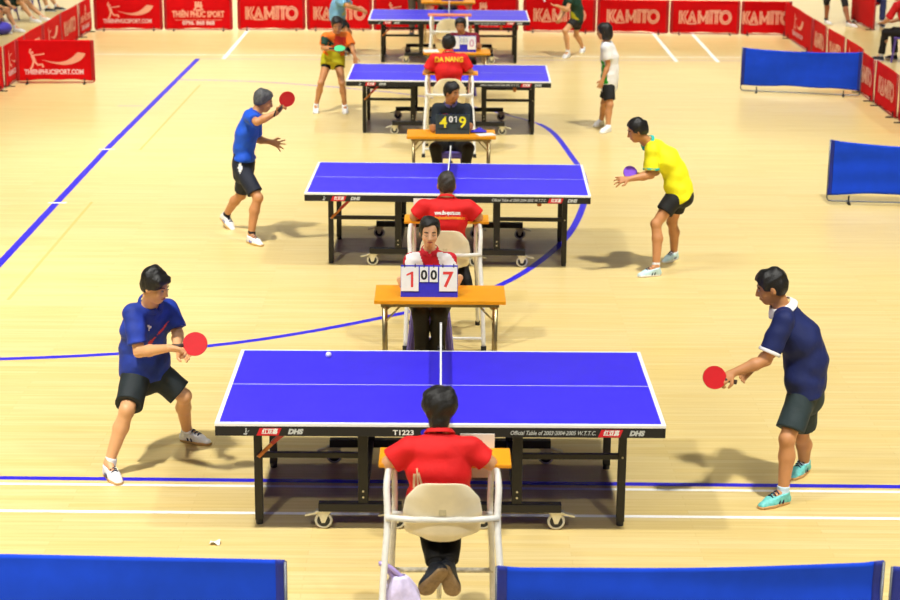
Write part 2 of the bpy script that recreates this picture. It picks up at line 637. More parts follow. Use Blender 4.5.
def make_chair():
    """tall umpire chair facing +y, origin on the floor under its writing board's front edge"""
    r = thing('umpire_chair', 'chair', 'chair')
    for s in (-1, 1):
        p = spline([(s * 0.325, -0.42, 0.02), (s * 0.312, -0.26, 0.42), (s * 0.292, -0.13, 0.72), (s * 0.298, -0.05, 0.90), (s * 0.285, 0.02, 0.985)], 5)
        lg = MB().tube(p, 0.0185, 12).build('rear_leg', CHW, r, smooth=True)
        MB().cyl((s * 0.325, -0.425, 0), (s * 0.325, -0.418, 0.045), 0.023, 12).build('foot', RUB, lg)
        p = spline([(s * 0.29, 0.36, 0.02), (s * 0.275, 0.20, 0.42), (s * 0.258, 0.075, 0.75), (s * 0.262, 0.04, 0.985)], 5)
        lg = MB().tube(p, 0.0165, 12).build('front_leg', CHW, r, smooth=True)
        MB().cyl((s * 0.29, 0.362, 0), (s * 0.29, 0.358, 0.04), 0.021, 12).build('foot', RUB, lg)
    MB().tube([(-0.30, -0.135, 0.755), (-0.15, -0.155, 0.752), (0.15, -0.155, 0.752), (0.30, -0.135, 0.755)], 0.017, 12).build('back_rail', CHW, r, smooth=True)
    MB().tube([(-0.27, 0.06, 0.70), (0.27, 0.06, 0.70)], 0.014, 10).build('seat_rail', CHW, r, smooth=True)
    MB().tube([(-0.285, 0.25, 0.285), (0.285, 0.25, 0.285)], 0.015, 10).build('footrest', mat('worn_footrest', (205, 195, 170), 0.5, var=0.25, scale=40), r, smooth=True)
    MB().tube([(-0.32, -0.385, 0.10), (0.32, -0.385, 0.10)], 0.014, 10).build('low_rail', CHW, r, smooth=True)
    MB().tube([(-0.015, 0.25, 0.285), (-0.015, 0.34, 0.08)], 0.014, 10).build('centre_strut', CHW, r, smooth=True)

    def shell(u, v):
        # v 0 front lip of the seat .. 1 top of the back
        path = [(0.24, 0.655), (0.16, 0.63), (0.02, 0.59), (-0.075, 0.592), (-0.13, 0.655), (-0.152, 0.78), (-0.175, 0.88), (-0.192, 0.972)]
        hw = [0.185, 0.20, 0.185, 0.165, 0.205, 0.213, 0.195, 0.140]
        t = v * (len(path) - 1)
        i = min(int(t), len(path) - 2)
        f = t - i
        y = path[i][0] * (1 - f) + path[i + 1][0] * f
        z = path[i][1] * (1 - f) + path[i + 1][1] * f
        w = hw[i] * (1 - f) + hw[i + 1] * f
        x = 2 * u - 1
        k = abs(x) ** 2.6
        if v < 0.5:
            z += 0.07 * k
        else:
            y += 0.05 * k
            z -= 0.035 * abs(x) ** 4 * max(0, (v - 0.8) / 0.2)
        if 0.28 < v < 0.66:
            y += 0.03 * k
        w *= 1 - 0.12 * max(0, 1 - abs(v - 0.42) / 0.12) * 0.0
        return (x * w, y, z)
    MB().grid(shell, 16, 28).build('seat_shell', SHELL, r, smooth=True, solid=0.007, sub=1)
    MB().box((0, -0.158, 0.795), (0.04, 0.012, 0.035)).build('bracket', ZINC, r, bevel=0.003)
    MB().box((0.012, 0.13, 0.995), (0.71, 0.26, 0.022)).build('writing_board', BOARD, r, bevel=0.004)
    return r


CHY = [-2.10, 3.63, 11.98, 18.36]
CHX = [0.012, 0.032, 0.098, 0.115]
CL = ['white tall umpire chair in the foreground, its cream back toward the camera',
      'white tall umpire chair half hidden by the woman with the red and white shirt',
      'white tall umpire chair behind the man in dark shirt who shows 4 and 9',
      'empty white umpire chair with a salmon board before the farthest table']
ch1 = make_chair()
ch1['label'], ch1['group'] = CL[0], 'umpire chairs'
ch1.location = (CHX[0], CHY[0], 0)
for i in (1, 2, 3):
    c = dup(ch1, (CHX[i], CHY[i], 0), 0, CL[i], 'umpire chairs')
    if i == 3:
        for k in c.children:
            if k.name.startswith('writing_board'):
                k.data = k.data.copy()
                k.data.materials[0] = BOARD4

# ------------------------------------------------------------------ scorer desks and stools
CHROME = mat('brassy_chrome', (176, 160, 120), 0.28, metal=0.85, var=0.1)


def make_desk():
    r = thing('folding_desk', 'desk', 'desk')
    MB().box((0, 0, 0.735), (1.0, 0.46, 0.03)).build('desk_top', BOARD, r, bevel=0.004)
    MB().box((0, -0.205, 0.708), (0.90, 0.02, 0.026)).build('rail', CHROME, r)
    MB().box((0, 0.205, 0.708), (0.90, 0.02, 0.026)).build('rail', CHROME, r)
    for s in (-1, 1):
        for y in (-0.19, 0.19):
            MB().tube([(s * 0.425, y, 0.70), (s * 0.425, y, 0.0)], 0.016, 10).build('leg', CHROME, r, smooth=True)
            mb = MB().tube([(s * 0.425, y, 0.56), (s * 0.30, y, 0.70)], 0.008, 8)
            mb.tube([(s * 0.425, y, 0.65), (s * 0.37, y, 0.70)], 0.007, 8)
            mb.build('brace', CHROME, r, smooth=True)
        MB().tube([(s * 0.425, -0.19, 0.2), (s * 0.425, 0.19, 0.2)], 0.012, 8).build('leg_rail', CHROME, r, smooth=True)
    return r


DESK = [(-0.007, 2.30), (0.110, 9.16), (0.225, 15.98), (0.115, 22.85)]
DL = ['orange topped desk carrying the blue scoreboard that reads 1 and 7', 'orange topped desk carrying the dark scoreboard that reads 4 and 9',
      'orange topped desk behind the umpire with yellow lettering', 'orange topped desk behind the farthest table, at the top edge']
d1 = make_desk()
d1.location = (DESK[0][0], DESK[0][1], 0)
d1['label'], d1['group'] = DL[0], 'scorer desks'
for i in (1, 2, 3):
    dup(d1, (DESK[i][0], DESK[i][1], 0), 0, DL[i], 'scorer desks')

LIL = mat('lilac_plastic', (112, 100, 196), 0.45)


def make_stool():
    r = thing('plastic_stool', 'stool', 'stool')
    MB().box((0, 0, 0.425), (0.30, 0.30, 0.03)).build('seat', LIL, r, bevel=0.012)
    MB().box((0, 0, 0.385), (0.28, 0.28, 0.05)).build('skirt', LIL, r, bevel=0.006)
    for sx in (-1, 1):
        for sy in (-1, 1):
            MB().tube([(sx * 0.125, sy * 0.125, 0.41), (sx * 0.175, sy * 0.175, 0.0)], [0.034, 0.026], 8).build('leg', LIL, r)
    for sy in (-1, 1):
        MB().box((0, sy * 0.155, 0.16), (0.28, 0.012, 0.03)).build('stretcher', LIL, r)
    return r


SY = [(-0.085, 2.86), (0.12, 9.78), (0.34, 16.62), (0.16, 23.45)]
SLB = ['lilac plastic stool under the woman in the red and white shirt', 'lilac plastic stool under the man in the dark polo shirt',
       'lilac plastic stool under the scorer in the dark red shirt', 'lilac plastic stool behind the farthest table']
s1 = make_stool()
s1.location = (SY[0][0], SY[0][1], 0)
s1['label'], s1['group'] = SLB[0], 'scorer stools'
for i in (1, 2, 3):
    dup(s1, (SY[i][0], SY[i][1], 0), 0, SLB[i], 'scorer stools')

# ------------------------------------------------------------------ scoreboards
CARD = mat('white_card', (248, 248, 248), 0.5, var=0.02)


def scoreboard(loc, rz, label, base_m, cards, bw, bh):
    """flip scoreboard facing -y; cards: (x, width, z0, z1, text, material, card material)"""
    r = thing('scoreboard', label, 'scoreboard', loc, rz)
    tilt = 0.24
    uy = Vector((0, math.sin(tilt), math.cos(tilt)))

    def P(x, s, off=0.0):
        return Vector((x, -0.055, 0)) + uy * s + Vector((0, -math.cos(tilt), math.sin(tilt))) * off
    n = Vector((0, math.cos(tilt), -math.sin(tilt)))
    MB().prism([(-bw / 2, 0), (bw / 2, 0), (bw / 2, bh), (-bw / 2, bh)], P(0, 0), (1, 0, 0), uy, -0.006).build('front_panel', base_m, r)
    uy2 = Vector((0, -math.sin(tilt), math.cos(tilt)))
    MB().prism([(-bw / 2, 0), (bw / 2, 0), (bw / 2, bh), (-bw / 2, bh)], (0, -0.055 + 2 * math.sin(tilt) * bh + 0.004, 0), (1, 0, 0), uy2, -0.006).build('rear_panel', base_m, r)
    for (x, w, z0, z1, s, tm, cm, sz) in cards:
        c = MB().prism([(x - w / 2, z0), (x + w / 2, z0), (x + w / 2, z1), (x - w / 2, z1)], P(0, 0, 0.007), (1, 0, 0), uy, 0.004).build('score_card', cm, r)
        if s:
            t = MB()
            o = P(x, (z0 + z1) / 2 - 0.004, 0.0125)
            vs, fs = text_geo(s, sz, 0, 0.003)
            if s == '1':
                k_ = sz / 0.185
                vs = [(a * k_, q * k_) for a, q in [(0.004, -0.066), (0.024, -0.066), (0.024, 0.066), (0.010, 0.066), (-0.034, 0.044), (-0.034, 0.030), (0.004, 0.044)]]
                fs = [(0, 1, 2, 3, 6), (3, 4, 5, 6)]
            cx = (max(v[0] for v in vs) + min(v[0] for v in vs)) / 2
            cz = (max(v[1] for v in vs) + min(v[1] for v in vs)) / 2
            t.add([o + Vector((1, 0, 0)) * (a - cx) + uy * (b - cz) for a, b in vs], fs)
            t.build('digit', tm, c)
        rg = MB()
        for dx in ((-0.3, 0.3) if w > 0.09 else (0,)):
            cc = P(x + dx * w, bh, 0.004)
            rg.tube([cc + uy * 0.012 * math.cos(a) + Vector((0, -0.012 * math.sin(a), 0)) for a in [2 * PI * i / 10 for i in range(10)]], 0.004, 6, closed=True)
        rg.build('binder_ring', mat('dark_ring', (30, 26, 90), 0.4), c)
    return r


RED = mat('red_digit', (232, 66, 60), 0.5)
BKD = mat('black_digit', (30, 32, 34), 0.5)
YLD = mat('yellow_digit', (250, 236, 40), 0.5)
WHD = WHT
DKC = mat('dark_card', (52, 62, 66), 0.5)
SBB = mat('blue_scoreboard', (62, 58, 214), 0.4)
DTOP = 0.7505
scoreboard((-0.090, 2.23, DTOP), 0, 'blue flip scoreboard reading 1, 0, 0 and 7 on the nearer orange desk', SBB, [
    (-0.148, 0.134, 0.045, 0.232, '1', RED, CARD, 0.165), (-0.040, 0.064, 0.115, 0.232, '0', BKD, CARD, 0.100),
    (0.034, 0.064, 0.115, 0.232, '0', BKD, CARD, 0.100), (0.145, 0.138, 0.045, 0.232, '7', RED, CARD, 0.165)], 0.435, 0.240)
scoreboard((0.125, 9.15, DTOP), 0, 'dark grey flip scoreboard with yellow 4 and 9 on the second orange desk', mat('grey_scoreboard', (60, 72, 76), 0.4), [
    (-0.105, 0.12, 0.06, 0.215, '4', YLD, DKC, 0.175), (-0.020, 0.045, 0.125, 0.215, '0', WHD, DKC, 0.095),
    (0.030, 0.045, 0.125, 0.215, '1', WHD, DKC, 0.095), (0.112, 0.12, 0.06, 0.215, '9', YLD, DKC, 0.175)], 0.385, 0.22)
scoreboard((0.33, 15.95, DTOP), 0, 'blue flip scoreboard with white cards before the scorer in dark red', SBB, [
    (-0.120, 0.11, 0.045, 0.235, '', RED, CARD, 0.17), (-0.032, 0.055, 0.11, 0.235, '0', GRYP, CARD, 0.09),
    (0.025, 0.05, 0.11, 0.235, '0', GRYP, CARD, 0.09), (0.115, 0.125, 0.035, 0.235, '0', mat('pink_digit', (226, 176, 200), 0.5), CARD, 0.15)], 0.36, 0.24)
scoreboard((0.20, 22.85, DTOP), 0, 'purple scoreboard on the desk behind the farthest table', mat('purple_scoreboard', (96, 70, 170), 0.4), [
    (-0.12, 0.12, 0.06, 0.2, '0', BKD, CARD, 0.14), (0.12, 0.12, 0.06, 0.2, '0', BKD, CARD, 0.14)], 0.40, 0.22)

# ------------------------------------------------------------------ small things on desks and chairs
PAPER = mat('white_paper', (240, 240, 232), 0.6, var=0.02)
a, b_ = at(460, 433, -1.825), at(494, 477, -1.825)
cx, cz = (a[0] + b_[0]) / 2, (a[2] + b_[2]) / 2
tag(MB().box((0, 0, 0), (abs(b_[0] - a[0]), 0.006, abs(a[2] - b_[2]))).build('score_sheet', PAPER, bevel=0.002), 'white score sheet hung on the writing board of the front umpire', 'paper').location = (cx, CHY[0] + 0.265, cz)
a, b_ = at(413.5, 197, 3.90), at(436, 206, 3.90)
tag(MB().box((0, 0, 0.075), (abs(b_[0] - a[0]), 0.005, 0.15), Matrix.Rotation(-0.2, 3, 'X')).build('score_sheet', PAPER, bevel=0.001), 'white score sheet propped before the grey haired umpire', 'paper').location = ((a[0] + b_[0]) / 2, 3.84, 1.005)
tag(MB().box((0, 0, 0.003), (0.20, 0.15, 0.006), Matrix.Rotation(0.3, 3, 'Z')).build('paper_stack', PAPER), 'white papers at the right end of the desk with 4 and 9', 'paper').location = (0.50, 9.06, DTOP)
mb = MB()
mb.grid(lambda u, v: ((u - 0.5) * 0.18, (v - 0.5) * 0.14, 0.012 + 0.045 * math.sin(PI * u) * math.sin(PI * v) * (0.7 + 0.3 * math.sin(9 * u + 4 * v))), 14, 10)
tag(mb.build('folded_cloth', mat('violet_cloth', (60, 44, 190), 0.8), smooth=True, solid=0.004), 'violet cloth beside the white papers on the second desk', 'cloth').location = (0.42, 9.22, DTOP)
mb = MB().box((0, 0, 0.004), (0.22, 0.30, 0.008), Matrix.Rotation(0.1, 3, 'Z'))
tag(mb.build('paper_stack', PAPER), 'white papers at the left end of the desk behind the third table', 'paper').location = (-0.16, 15.95, DTOP)

# plastic bag hanging from the front chair
mb = MB()


def bag(u, v):
    a = 2 * PI * u
    t = v
    r = 0.03 + 0.085 * math.sin(min(1, t * 1.15) * PI * 0.62) ** 0.8
    r *= 1 + 0.10 * math.sin(3 * a + 5 * t) + 0.06 * math.sin(7 * a - 3 * t)
    return (r * math.cos(a) * 1.05, r * math.sin(a) * 0.7, -0.30 * t)


bg = thing('plastic_bag', 'lilac see-through plastic bag hanging from the left leg of the front umpire chair', 'bag', (-0.215, -2.30, 0.455))
BAGM = mat('lilac_film', (214, 204, 240), 0.25, var=0.12, scale=25, bump=0.6, bscale=25)
mb.grid(bag, 28, 18)
mb.build('bag_body', BAGM, bg, smooth=True, solid=0.002)
MB().tube(spline([(-0.03, 0.01, -0.02), (-0.075, 0.0, 0.045), (-0.10, -0.01, 0.07), (-0.06, -0.01, 0.055), (0.02, 0.0, -0.02)], 5), 0.014, 8).build('handle', mat('lilac_handle', (180, 160, 226), 0.3), bg, smooth=True)
MB().ell((0.02, -0.01, -0.20), (0.07, 0.055, 0.09)).build('bag_contents', mat('pale_blue_bundle', (150, 180, 205), 0.6, var=0.2), bg, smooth=True)

BALL = mat('white_ball', (250, 248, 242), 0.4, var=0.01)


def ball(p, label):
    o = MB().ell((0, 0, 0), (0.02, 0.02, 0.02), 20, 12).build('table_tennis_ball', BALL, smooth=True)
    o.location = [float(x) for x in p]
    return tag(o, label, 'ball', 'table tennis balls')


ball(on_floor(328.5, 354.5, 0.781), 'white ball on the left half of the nearest table')
ball(at(544.5, 0.8, 20.4), 'white ball in the air before the woman in dark green')
ball(on_floor(459, 157, 0.02), 'white ball on the floor between the feet of the dark shirted scorer')
mb = MB().grid(lambda u, v: ((u - 0.5) * 0.06, (v - 0.5) * 0.05, 0.006 + 0.012 * math.sin(5 * u) * math.cos(4 * v)), 6, 6)
tag(mb.build('paper_scrap', PAPER, solid=0.002), 'small white paper scrap on the floor near the left blue barrier', 'paper').location = [float(x) for x in on_floor(215, 543, 0.008)]

# ------------------------------------------------------------------ barriers
BLUEC = mat('blue_barrier_cloth', (18, 72, 226), 0.8, spec=0.25, var=0.07, scale=6)
BLUED = mat('blue_barrier_hem', (16, 40, 150), 0.6)
REDC = mat('red_banner_cloth', (212, 6, 16), 0.85, spec=0.15, var=0.06, scale=5)
REDH = mat('red_banner_hem', (168, 8, 18), 0.55)
STEEL = mat('barrier_steel', (120, 124, 132), 0.35, metal=0.6)
PINK = mat('pale_banner_print', (244, 176, 150), 0.6, var=0.03)
PINK2 = mat('rosy_banner_print', (240, 200, 205), 0.6, var=0.03)


def stroke(mb, pts, w, fn):
    """flat ribbon letter stroke through 2D points"""
    P = [Vector(p) for p in pts]
    k = len(P)
    vs = []
    for i, p in enumerate(P):
        if i == 0:
            d = P[1] - P[0]
        elif i == k - 1:
            d = P[-1] - P[-2]
        else:
            d = (P[i + 1] - P[i]).normalized() + (P[i] - P[i - 1]).normalized()
        d.normalize()
        n = Vector((-d.y, d.x)) * w / 2
        vs += [fn(*(p + n)), fn(*(p - n))]
    mb.add(vs, [(2 * i, 2 * i + 1, 2 * i + 3, 2 * i + 2) for i in range(k - 1)])


def dense(pts, n=6):
    out = []
    for a, b in zip(pts[:-1], pts[1:]):
        for j in range(n):
            out.append((a[0] + (b[0] - a[0]) * j / n, a[1] + (b[1] - a[1]) * j / n))
    out.append(pts[-1])
    return out


def kamito(mb, cx, cz, w, h, fn):
    """KAMITO in double-line capitals"""
    s = 0.026 * h / 0.25

    def st(pts):
        stroke(mb, dense([(cx - w / 2 + x * w, cz - h / 2 + y * h) for x, y in pts]), s, fn)
    g = 0.036
    for o in (0, g):
        st([(0.02 + o, 0), (0.02 + o, 1)])
    for o in (0, 0.05):
        st([(0.125 + o, 1), (0.065 + o, 0.5), (0.125 + o, 0)])
    st([(0.17, 0.0), (0.255, 0.98), (0.34, 0.0), (0.17, 0.0)])
    st([(0.215, 0.12), (0.255, 0.6), (0.295, 0.12)])
    for o in (0, g):
        st([(0.375 + o * 0.9, 0), (0.375 + o * 0.9, 1)])
        st([(0.555 - o * 0.9, 0), (0.555 - o * 0.9, 1)])
    st([(0.375, 1), (0.465, 0.35), (0.555, 1)])
    st([(0.41, 0.75), (0.465, 0.18), (0.52, 0.75)])
    for o in (0, g):
        st([(0.595 + o, 0), (0.595 + o, 1)])
    st([(0.575, 1.0), (0.80, 1.0)])
    st([(0.655, 0.86), (0.80, 0.86)])
    for o in (0, g):
        st([(0.695 + o, 0), (0.695 + o, 1)])
    for rr in (1.0, 0.70):
        st([(0.885 + 0.105 * rr * math.cos(a), 0.5 + 0.5 * rr * math.sin(a)) for a in [2 * PI * i / 20 for i in range(21)]])


def swoosh(mb, fn, x0, z0, k):
    """a striking player, a rising swoosh"""
    up, dn = [], []
    for i in range(25):
        t = i / 24
        x = 0.02 + 0.62 * t
        c = -0.10 * math.sin(t * PI * 0.62) * 1.0 + 0.20 * t ** 3
        th = 0.006 + 0.10 * t ** 1.3
        if t > 0.86:
            th *= math.sqrt(max(0.02, 1 - ((t - 0.86) / 0.14) ** 2))
        up.append((x - 0.12 * t * t * 0.3, c + th * 0.5 + 0.02))
        dn.append((x + 0.06 * t, c - th * 0.5 + 0.02))
    vs = [fn(x0 + a * k, z0 + b * k) for a, b in up] + [fn(x0 + a * k, z0 + b * k) for a, b in dn]
    n = len(up)
    mb.add(vs, [(i, n + i, n + i + 1, i + 1) for i in range(n - 1)])
    for pts, w in (([(-0.10, 0.0), (-0.13, 0.09)], 0.05), ([(-0.13, 0.08), (-0.17, 0.14), (-0.15, 0.19)], 0.022), ([(-0.12, 0.09), (-0.02, 0.10), (0.06, 0.115)], 0.018),
                   ([(-0.10, 0.0), (-0.05, -0.06), (0.02, -0.055), (0.035, -0.10)], 0.03), ([(-0.11, 0.0), (-0.13, -0.07), (-0.17, -0.14)], 0.03), ([(-0.145, 0.125), (-0.115, 0.14)], 0.035)):
        stroke(mb, [(x0 + a * k, z0 + b * k) for a, b in pts], w * k, fn)


def barrier(a, b, h, label, material, hem, group, art=None, sag=0.0, waves=0.008, z0=0.06, seed=0, folds=0):
    """cloth court barrier from a to b on the floor; the printed face looks to the right-hand side of b-a turned clockwise"""
    a, b = Vector((a[0], a[1], 0)), Vector((b[0], b[1], 0))
    L = (b - a).length
    d = (b - a) / L
    nrm = Vector((d.y, -d.x, 0))
    ang = math.atan2(d.y, d.x)
    r = thing('court_barrier', label, 'barrier', (a + b) / 2, ang, group)
    rnd = random.Random(seed)
    ph = [rnd.uniform(0, 6.28) for _ in range(4)]

    def top(x):
        u = x / L + 0.5
        e = min(u, 1 - u) * L
        return h - sag * math.sin(PI * u) - (0.012 if sag else 0) * min(1, e / 0.12) + 0.0

    def bot(x):
        u = x / L + 0.5
        return z0 + 0.02 * math.sin(PI * u) + 0.006 * math.sin(5 * u * PI + ph[0])

    def off(x, z):
        w = waves * (math.sin(2.1 * x + 5.0 * z + ph[0]) + 0.6 * math.sin(4.3 * x - 7 * z + ph[1]))
        if folds:
            w += folds * math.sin(26 * z + 1.5 * math.sin(1.7 * x + ph[2]) + ph[3])
        return -w

    def S(x, zf, o=0.0):
        z = bot(x) + (top(x) - bot(x)) * zf
        return (x, off(x, z) - o, z)
    MB().grid(lambda u, v: S((u - 0.5) * (L - 0.03), v), 48, 24).build('cloth', material, r, smooth=True, solid=0.003)
    for s in (-1, 1):
        MB().grid(lambda u, v: S(s * (L / 2 - 0.012 - 0.05 * u), v, 0.0035), 3, 24).build('hem', hem, r, smooth=True, solid=0.002)
    fr = MB()
    hz = h - 0.01
    fr.tube([(-L / 2 + 0.012, 0.004, hz), (-L / 2 + 0.012, 0.004, 0.06), (-L / 2 + 0.03, 0.004, 0.03), (-L / 2 + 0.07, 0.004, 0.024), (L / 2 - 0.07, 0.004, 0.024), (L / 2 - 0.03, 0.004, 0.03), (L / 2 - 0.012, 0.004, 0.06), (L / 2 - 0.012, 0.004, hz)], 0.009, 8)
    f = fr.build('frame', STEEL if material is BLUEC else REDH, r, smooth=True)
    for s in (-0.36, 0.36):
        MB().bar((s * L, -0.10, 0.008), (s * L, 0.10, 0.008), 0.03, 0.015).bar((s * L, 0, 0.008), (s * L, 0, 0.09), 0.016, 0.016).build('foot', RUB, f)
    if art:
        def fn(x, z):
            return (x, off(x, z) - 0.006, z)
        for m_, name, draw in art:
            mb = MB()
            draw(mb, fn)
            mb.build(name, m_, r)
    return r


def art_kamito(k=1.0, m_=PINK):
    return [(m_, 'banner_lettering', lambda mb, fn: kamito(mb, 0.0, 0.34, 1.02 * k, 0.25, fn))]


def txt(s, x, z, size, w, bold=0.004):
    def dr(mb, fn):
        vs, fs = text_geo(s, size, 0, bold, width=w)
        mb.add([fn(x + a, z + b) for a, b in vs], fs)
    return dr


def art_swoosh():
    def dr(mb, fn):
        swoosh(mb, fn, -0.22, 0.36, 1.0)
    return [(PINK, 'swoosh_emblem', dr), (PINK2, 'banner_lettering', txt('THIENPHUCSPORT.COM', -0.02, 0.185, 0.105, 0.92))]


def art_shop():
    def em(mb, fn):
        for i in (-1, 0, 1):
            stroke(mb, [(0.005 + i * 0.05, 0.56), (0.005 + i * 0.045, 0.50)], 0.036, fn)
        stroke(mb, [(-0.065, 0.48), (0.085, 0.48)], 0.05, fn)
        stroke(mb, [(-0.03, 0.46), (-0.085, 0.395)], 0.03, fn)
        stroke(mb, [(0.04, 0.46), (0.095, 0.395)], 0.03, fn)
        stroke(mb, [(-0.05, 0.40), (0.06, 0.40)], 0.03, fn)
        stroke(mb, dense([(-0.45, 0.212), (0.45, 0.212)]), 0.008, fn)
    return [(PINK, 'shop_emblem', em), (PINK, 'banner_lettering', txt('THIÊN PHÚC SPORT', 0.0, 0.315, 0.16, 1.0, 0.006)), (PINK2, 'phone_number', txt('0796. 868 868', 0.0, 0.15, 0.10, 0.62, 0.005))]


BG = 'blue cloth barriers'
barrier((-2.775, -2.60), (-0.775, -2.67), 0.70, 'blue cloth barrier at the bottom left corner of the court', BLUEC, BLUED, BG, sag=0.0, waves=0.006, z0=0.05, seed=1, folds=0.0015)
barrier((0.275, -2.775), (2.265, -2.69), 0.725, 'blue cloth barrier in the foreground right of the umpire chair', BLUEC, BLUED, BG, sag=0.015, waves=0.006, z0=0.05, seed=2, folds=0.004)
barrier((2.285, -2.70), (4.28, -2.66), 0.70, 'blue cloth barrier cut off by the bottom right corner', BLUEC, BLUED, BG, sag=0.01, waves=0.006, z0=0.05, seed=3)
barrier((4.66, 17.05), (6.45, 16.60), 0.70, 'blue cloth barrier at upper right, joining the red side banners', BLUEC, BLUED, BG, sag=0.03, waves=0.01, z0=0.10, seed=4, folds=0.001)
barrier((4.375, 9.02), (6.2, 8.85), 0.735, 'blue cloth barrier cut off by the right edge of the picture', BLUEC, BLUED, BG, sag=0.055, waves=0.012, z0=0.10, seed=5, folds=0.006)
RG = 'red banners of the back row'
FY = [(-6.70, 24.0), (-5.37, 24.1), (-4.03, 24.15), (-3.965, 24.2), (-2.63, 24.25), (-1.34, 24.3), (0.09, 24.3), (1.50, 24.3), (1.565, 24.25), (2.99, 24.15), (4.39, 24.05), (5.755, 24.0), (6.74, 23.95)]
rows = [(0, 1, art_swoosh(), 'red banner at the back left with the swoosh emblem'), (1, 2, art_shop(), 'red banner at the back with shop lettering and phone number'),
        (3, 4, art_kamito(), 'red six-capital banner first to the right of the shop lettering banner'), (4, 5, art_kamito(), 'red six-capital banner behind the player in light blue'),
        (5, 6, art_swoosh(), 'red swoosh banner behind the left half of the farthest table'), (6, 7, art_shop(), 'red banner behind the right half of the farthest table'),
        (8, 9, art_kamito(), 'red six-capital banner behind the player in dark green'), (9, 10, art_kamito(), 'red six-capital banner behind the head of the woman in white and green'),
        (10, 11, art_kamito(), 'red six-capital banner second from the right end of the back row'), (11, 12, art_kamito(0.95), 'red six-capital banner at the right end of the back row')]
for k, (i, j, art, lb) in enumerate(rows):
    barrier((FY[i][0] + 0.006, FY[i][1]), (FY[j][0] - 0.006, FY[j][1]), 0.66, lb, REDC, REDH, RG, art, z0=0.03, waves=0.008, seed=20 + k)
barrier((-6.70, 17.36), (-5.46, 17.42), 0.69, 'red swoosh banner standing across at the left edge, nearest of the red ones there', REDC, REDH, 'red banners of the left side', art_swoosh(), z0=0.05, seed=40)
LS = 'red banners of the left side'
barrier((-6.77, 16.80), (-6.77, 15.40), 0.67, 'red banner cut off by the left edge below the spectators', REDC, REDH, LS, art_swoosh(), seed=41, z0=0.03)
for k, (y1, y0, art, lb) in enumerate([(18.22, 16.87, art_swoosh(), 'red left side banner meeting the end of the nearest cross banner'), (19.65, 18.26, art_kamito(), 'red left side banner below the nearest spectator knees'),
                                       (21.18, 19.70, art_swoosh(), 'red left side banner with emblem, left of the slanting lettered one'), (22.72, 21.22, art_kamito(), 'red left side lettered banner seen at a slant'),
                                       (24.0, 22.84, art_shop(), 'red left side banner turned edge on at the back corner')]):
    rr = barrier((-6.75, y0), (-6.75, y1), 0.66, lb, REDC, REDH, LS, art, seed=50 + k, z0=0.03)
RS = 'red banners of the right side'
for k, (y1, y0, art, lb) in enumerate([(23.9, 21.28, art_swoosh(), 'red right side banner at the far corner of the court'), (21.22, 20.06, art_kamito(0.8), 'narrow red right side banner left of the gap'),
                                       (19.90, 18.62, art_kamito(0.9), 'red right side banner just right of the gap'), (18.48, 17.25, art_swoosh(), 'red right side banner mostly hidden by the blue barrier'),
                                       (17.22, 16.02, art_kamito(0.85), 'red right side banner touching the end of the blue barrier'), (15.98, 14.55, art_kamito(), 'red right side lettered banner at the right edge of the picture'),
                                       (14.50, 13.1, art_swoosh(), 'red right side banner leaving the picture at the right edge')]):
    barrier((6.60 - (0.08 if y0 < 17.3 and y0 > 12 and y0 != 17.25 else 0), y1), (6.60 - (0.1 if y0 < 17.2 else 0), y0), 0.66, lb, REDC, REDH, RS, art, seed=60 + k, z0=0.03)
barrier((8.44, 26.5), (8.52, 24.75), 0.66, 'red barrier beyond the court behind the seated man in blue', REDC, REDH, 'red barriers beyond the court', seed=70, z0=0.03)
# ------------------------------------------------------------------ continuous figures: smooth-joined rounded volumes, polygonised once
def V(p):
    return np.array([float(p[0]), float(p[1]), float(p[2])])


def unit(v):
    v = np.asarray(v, float)
    return v / (np.linalg.norm(v) + 1e-12)


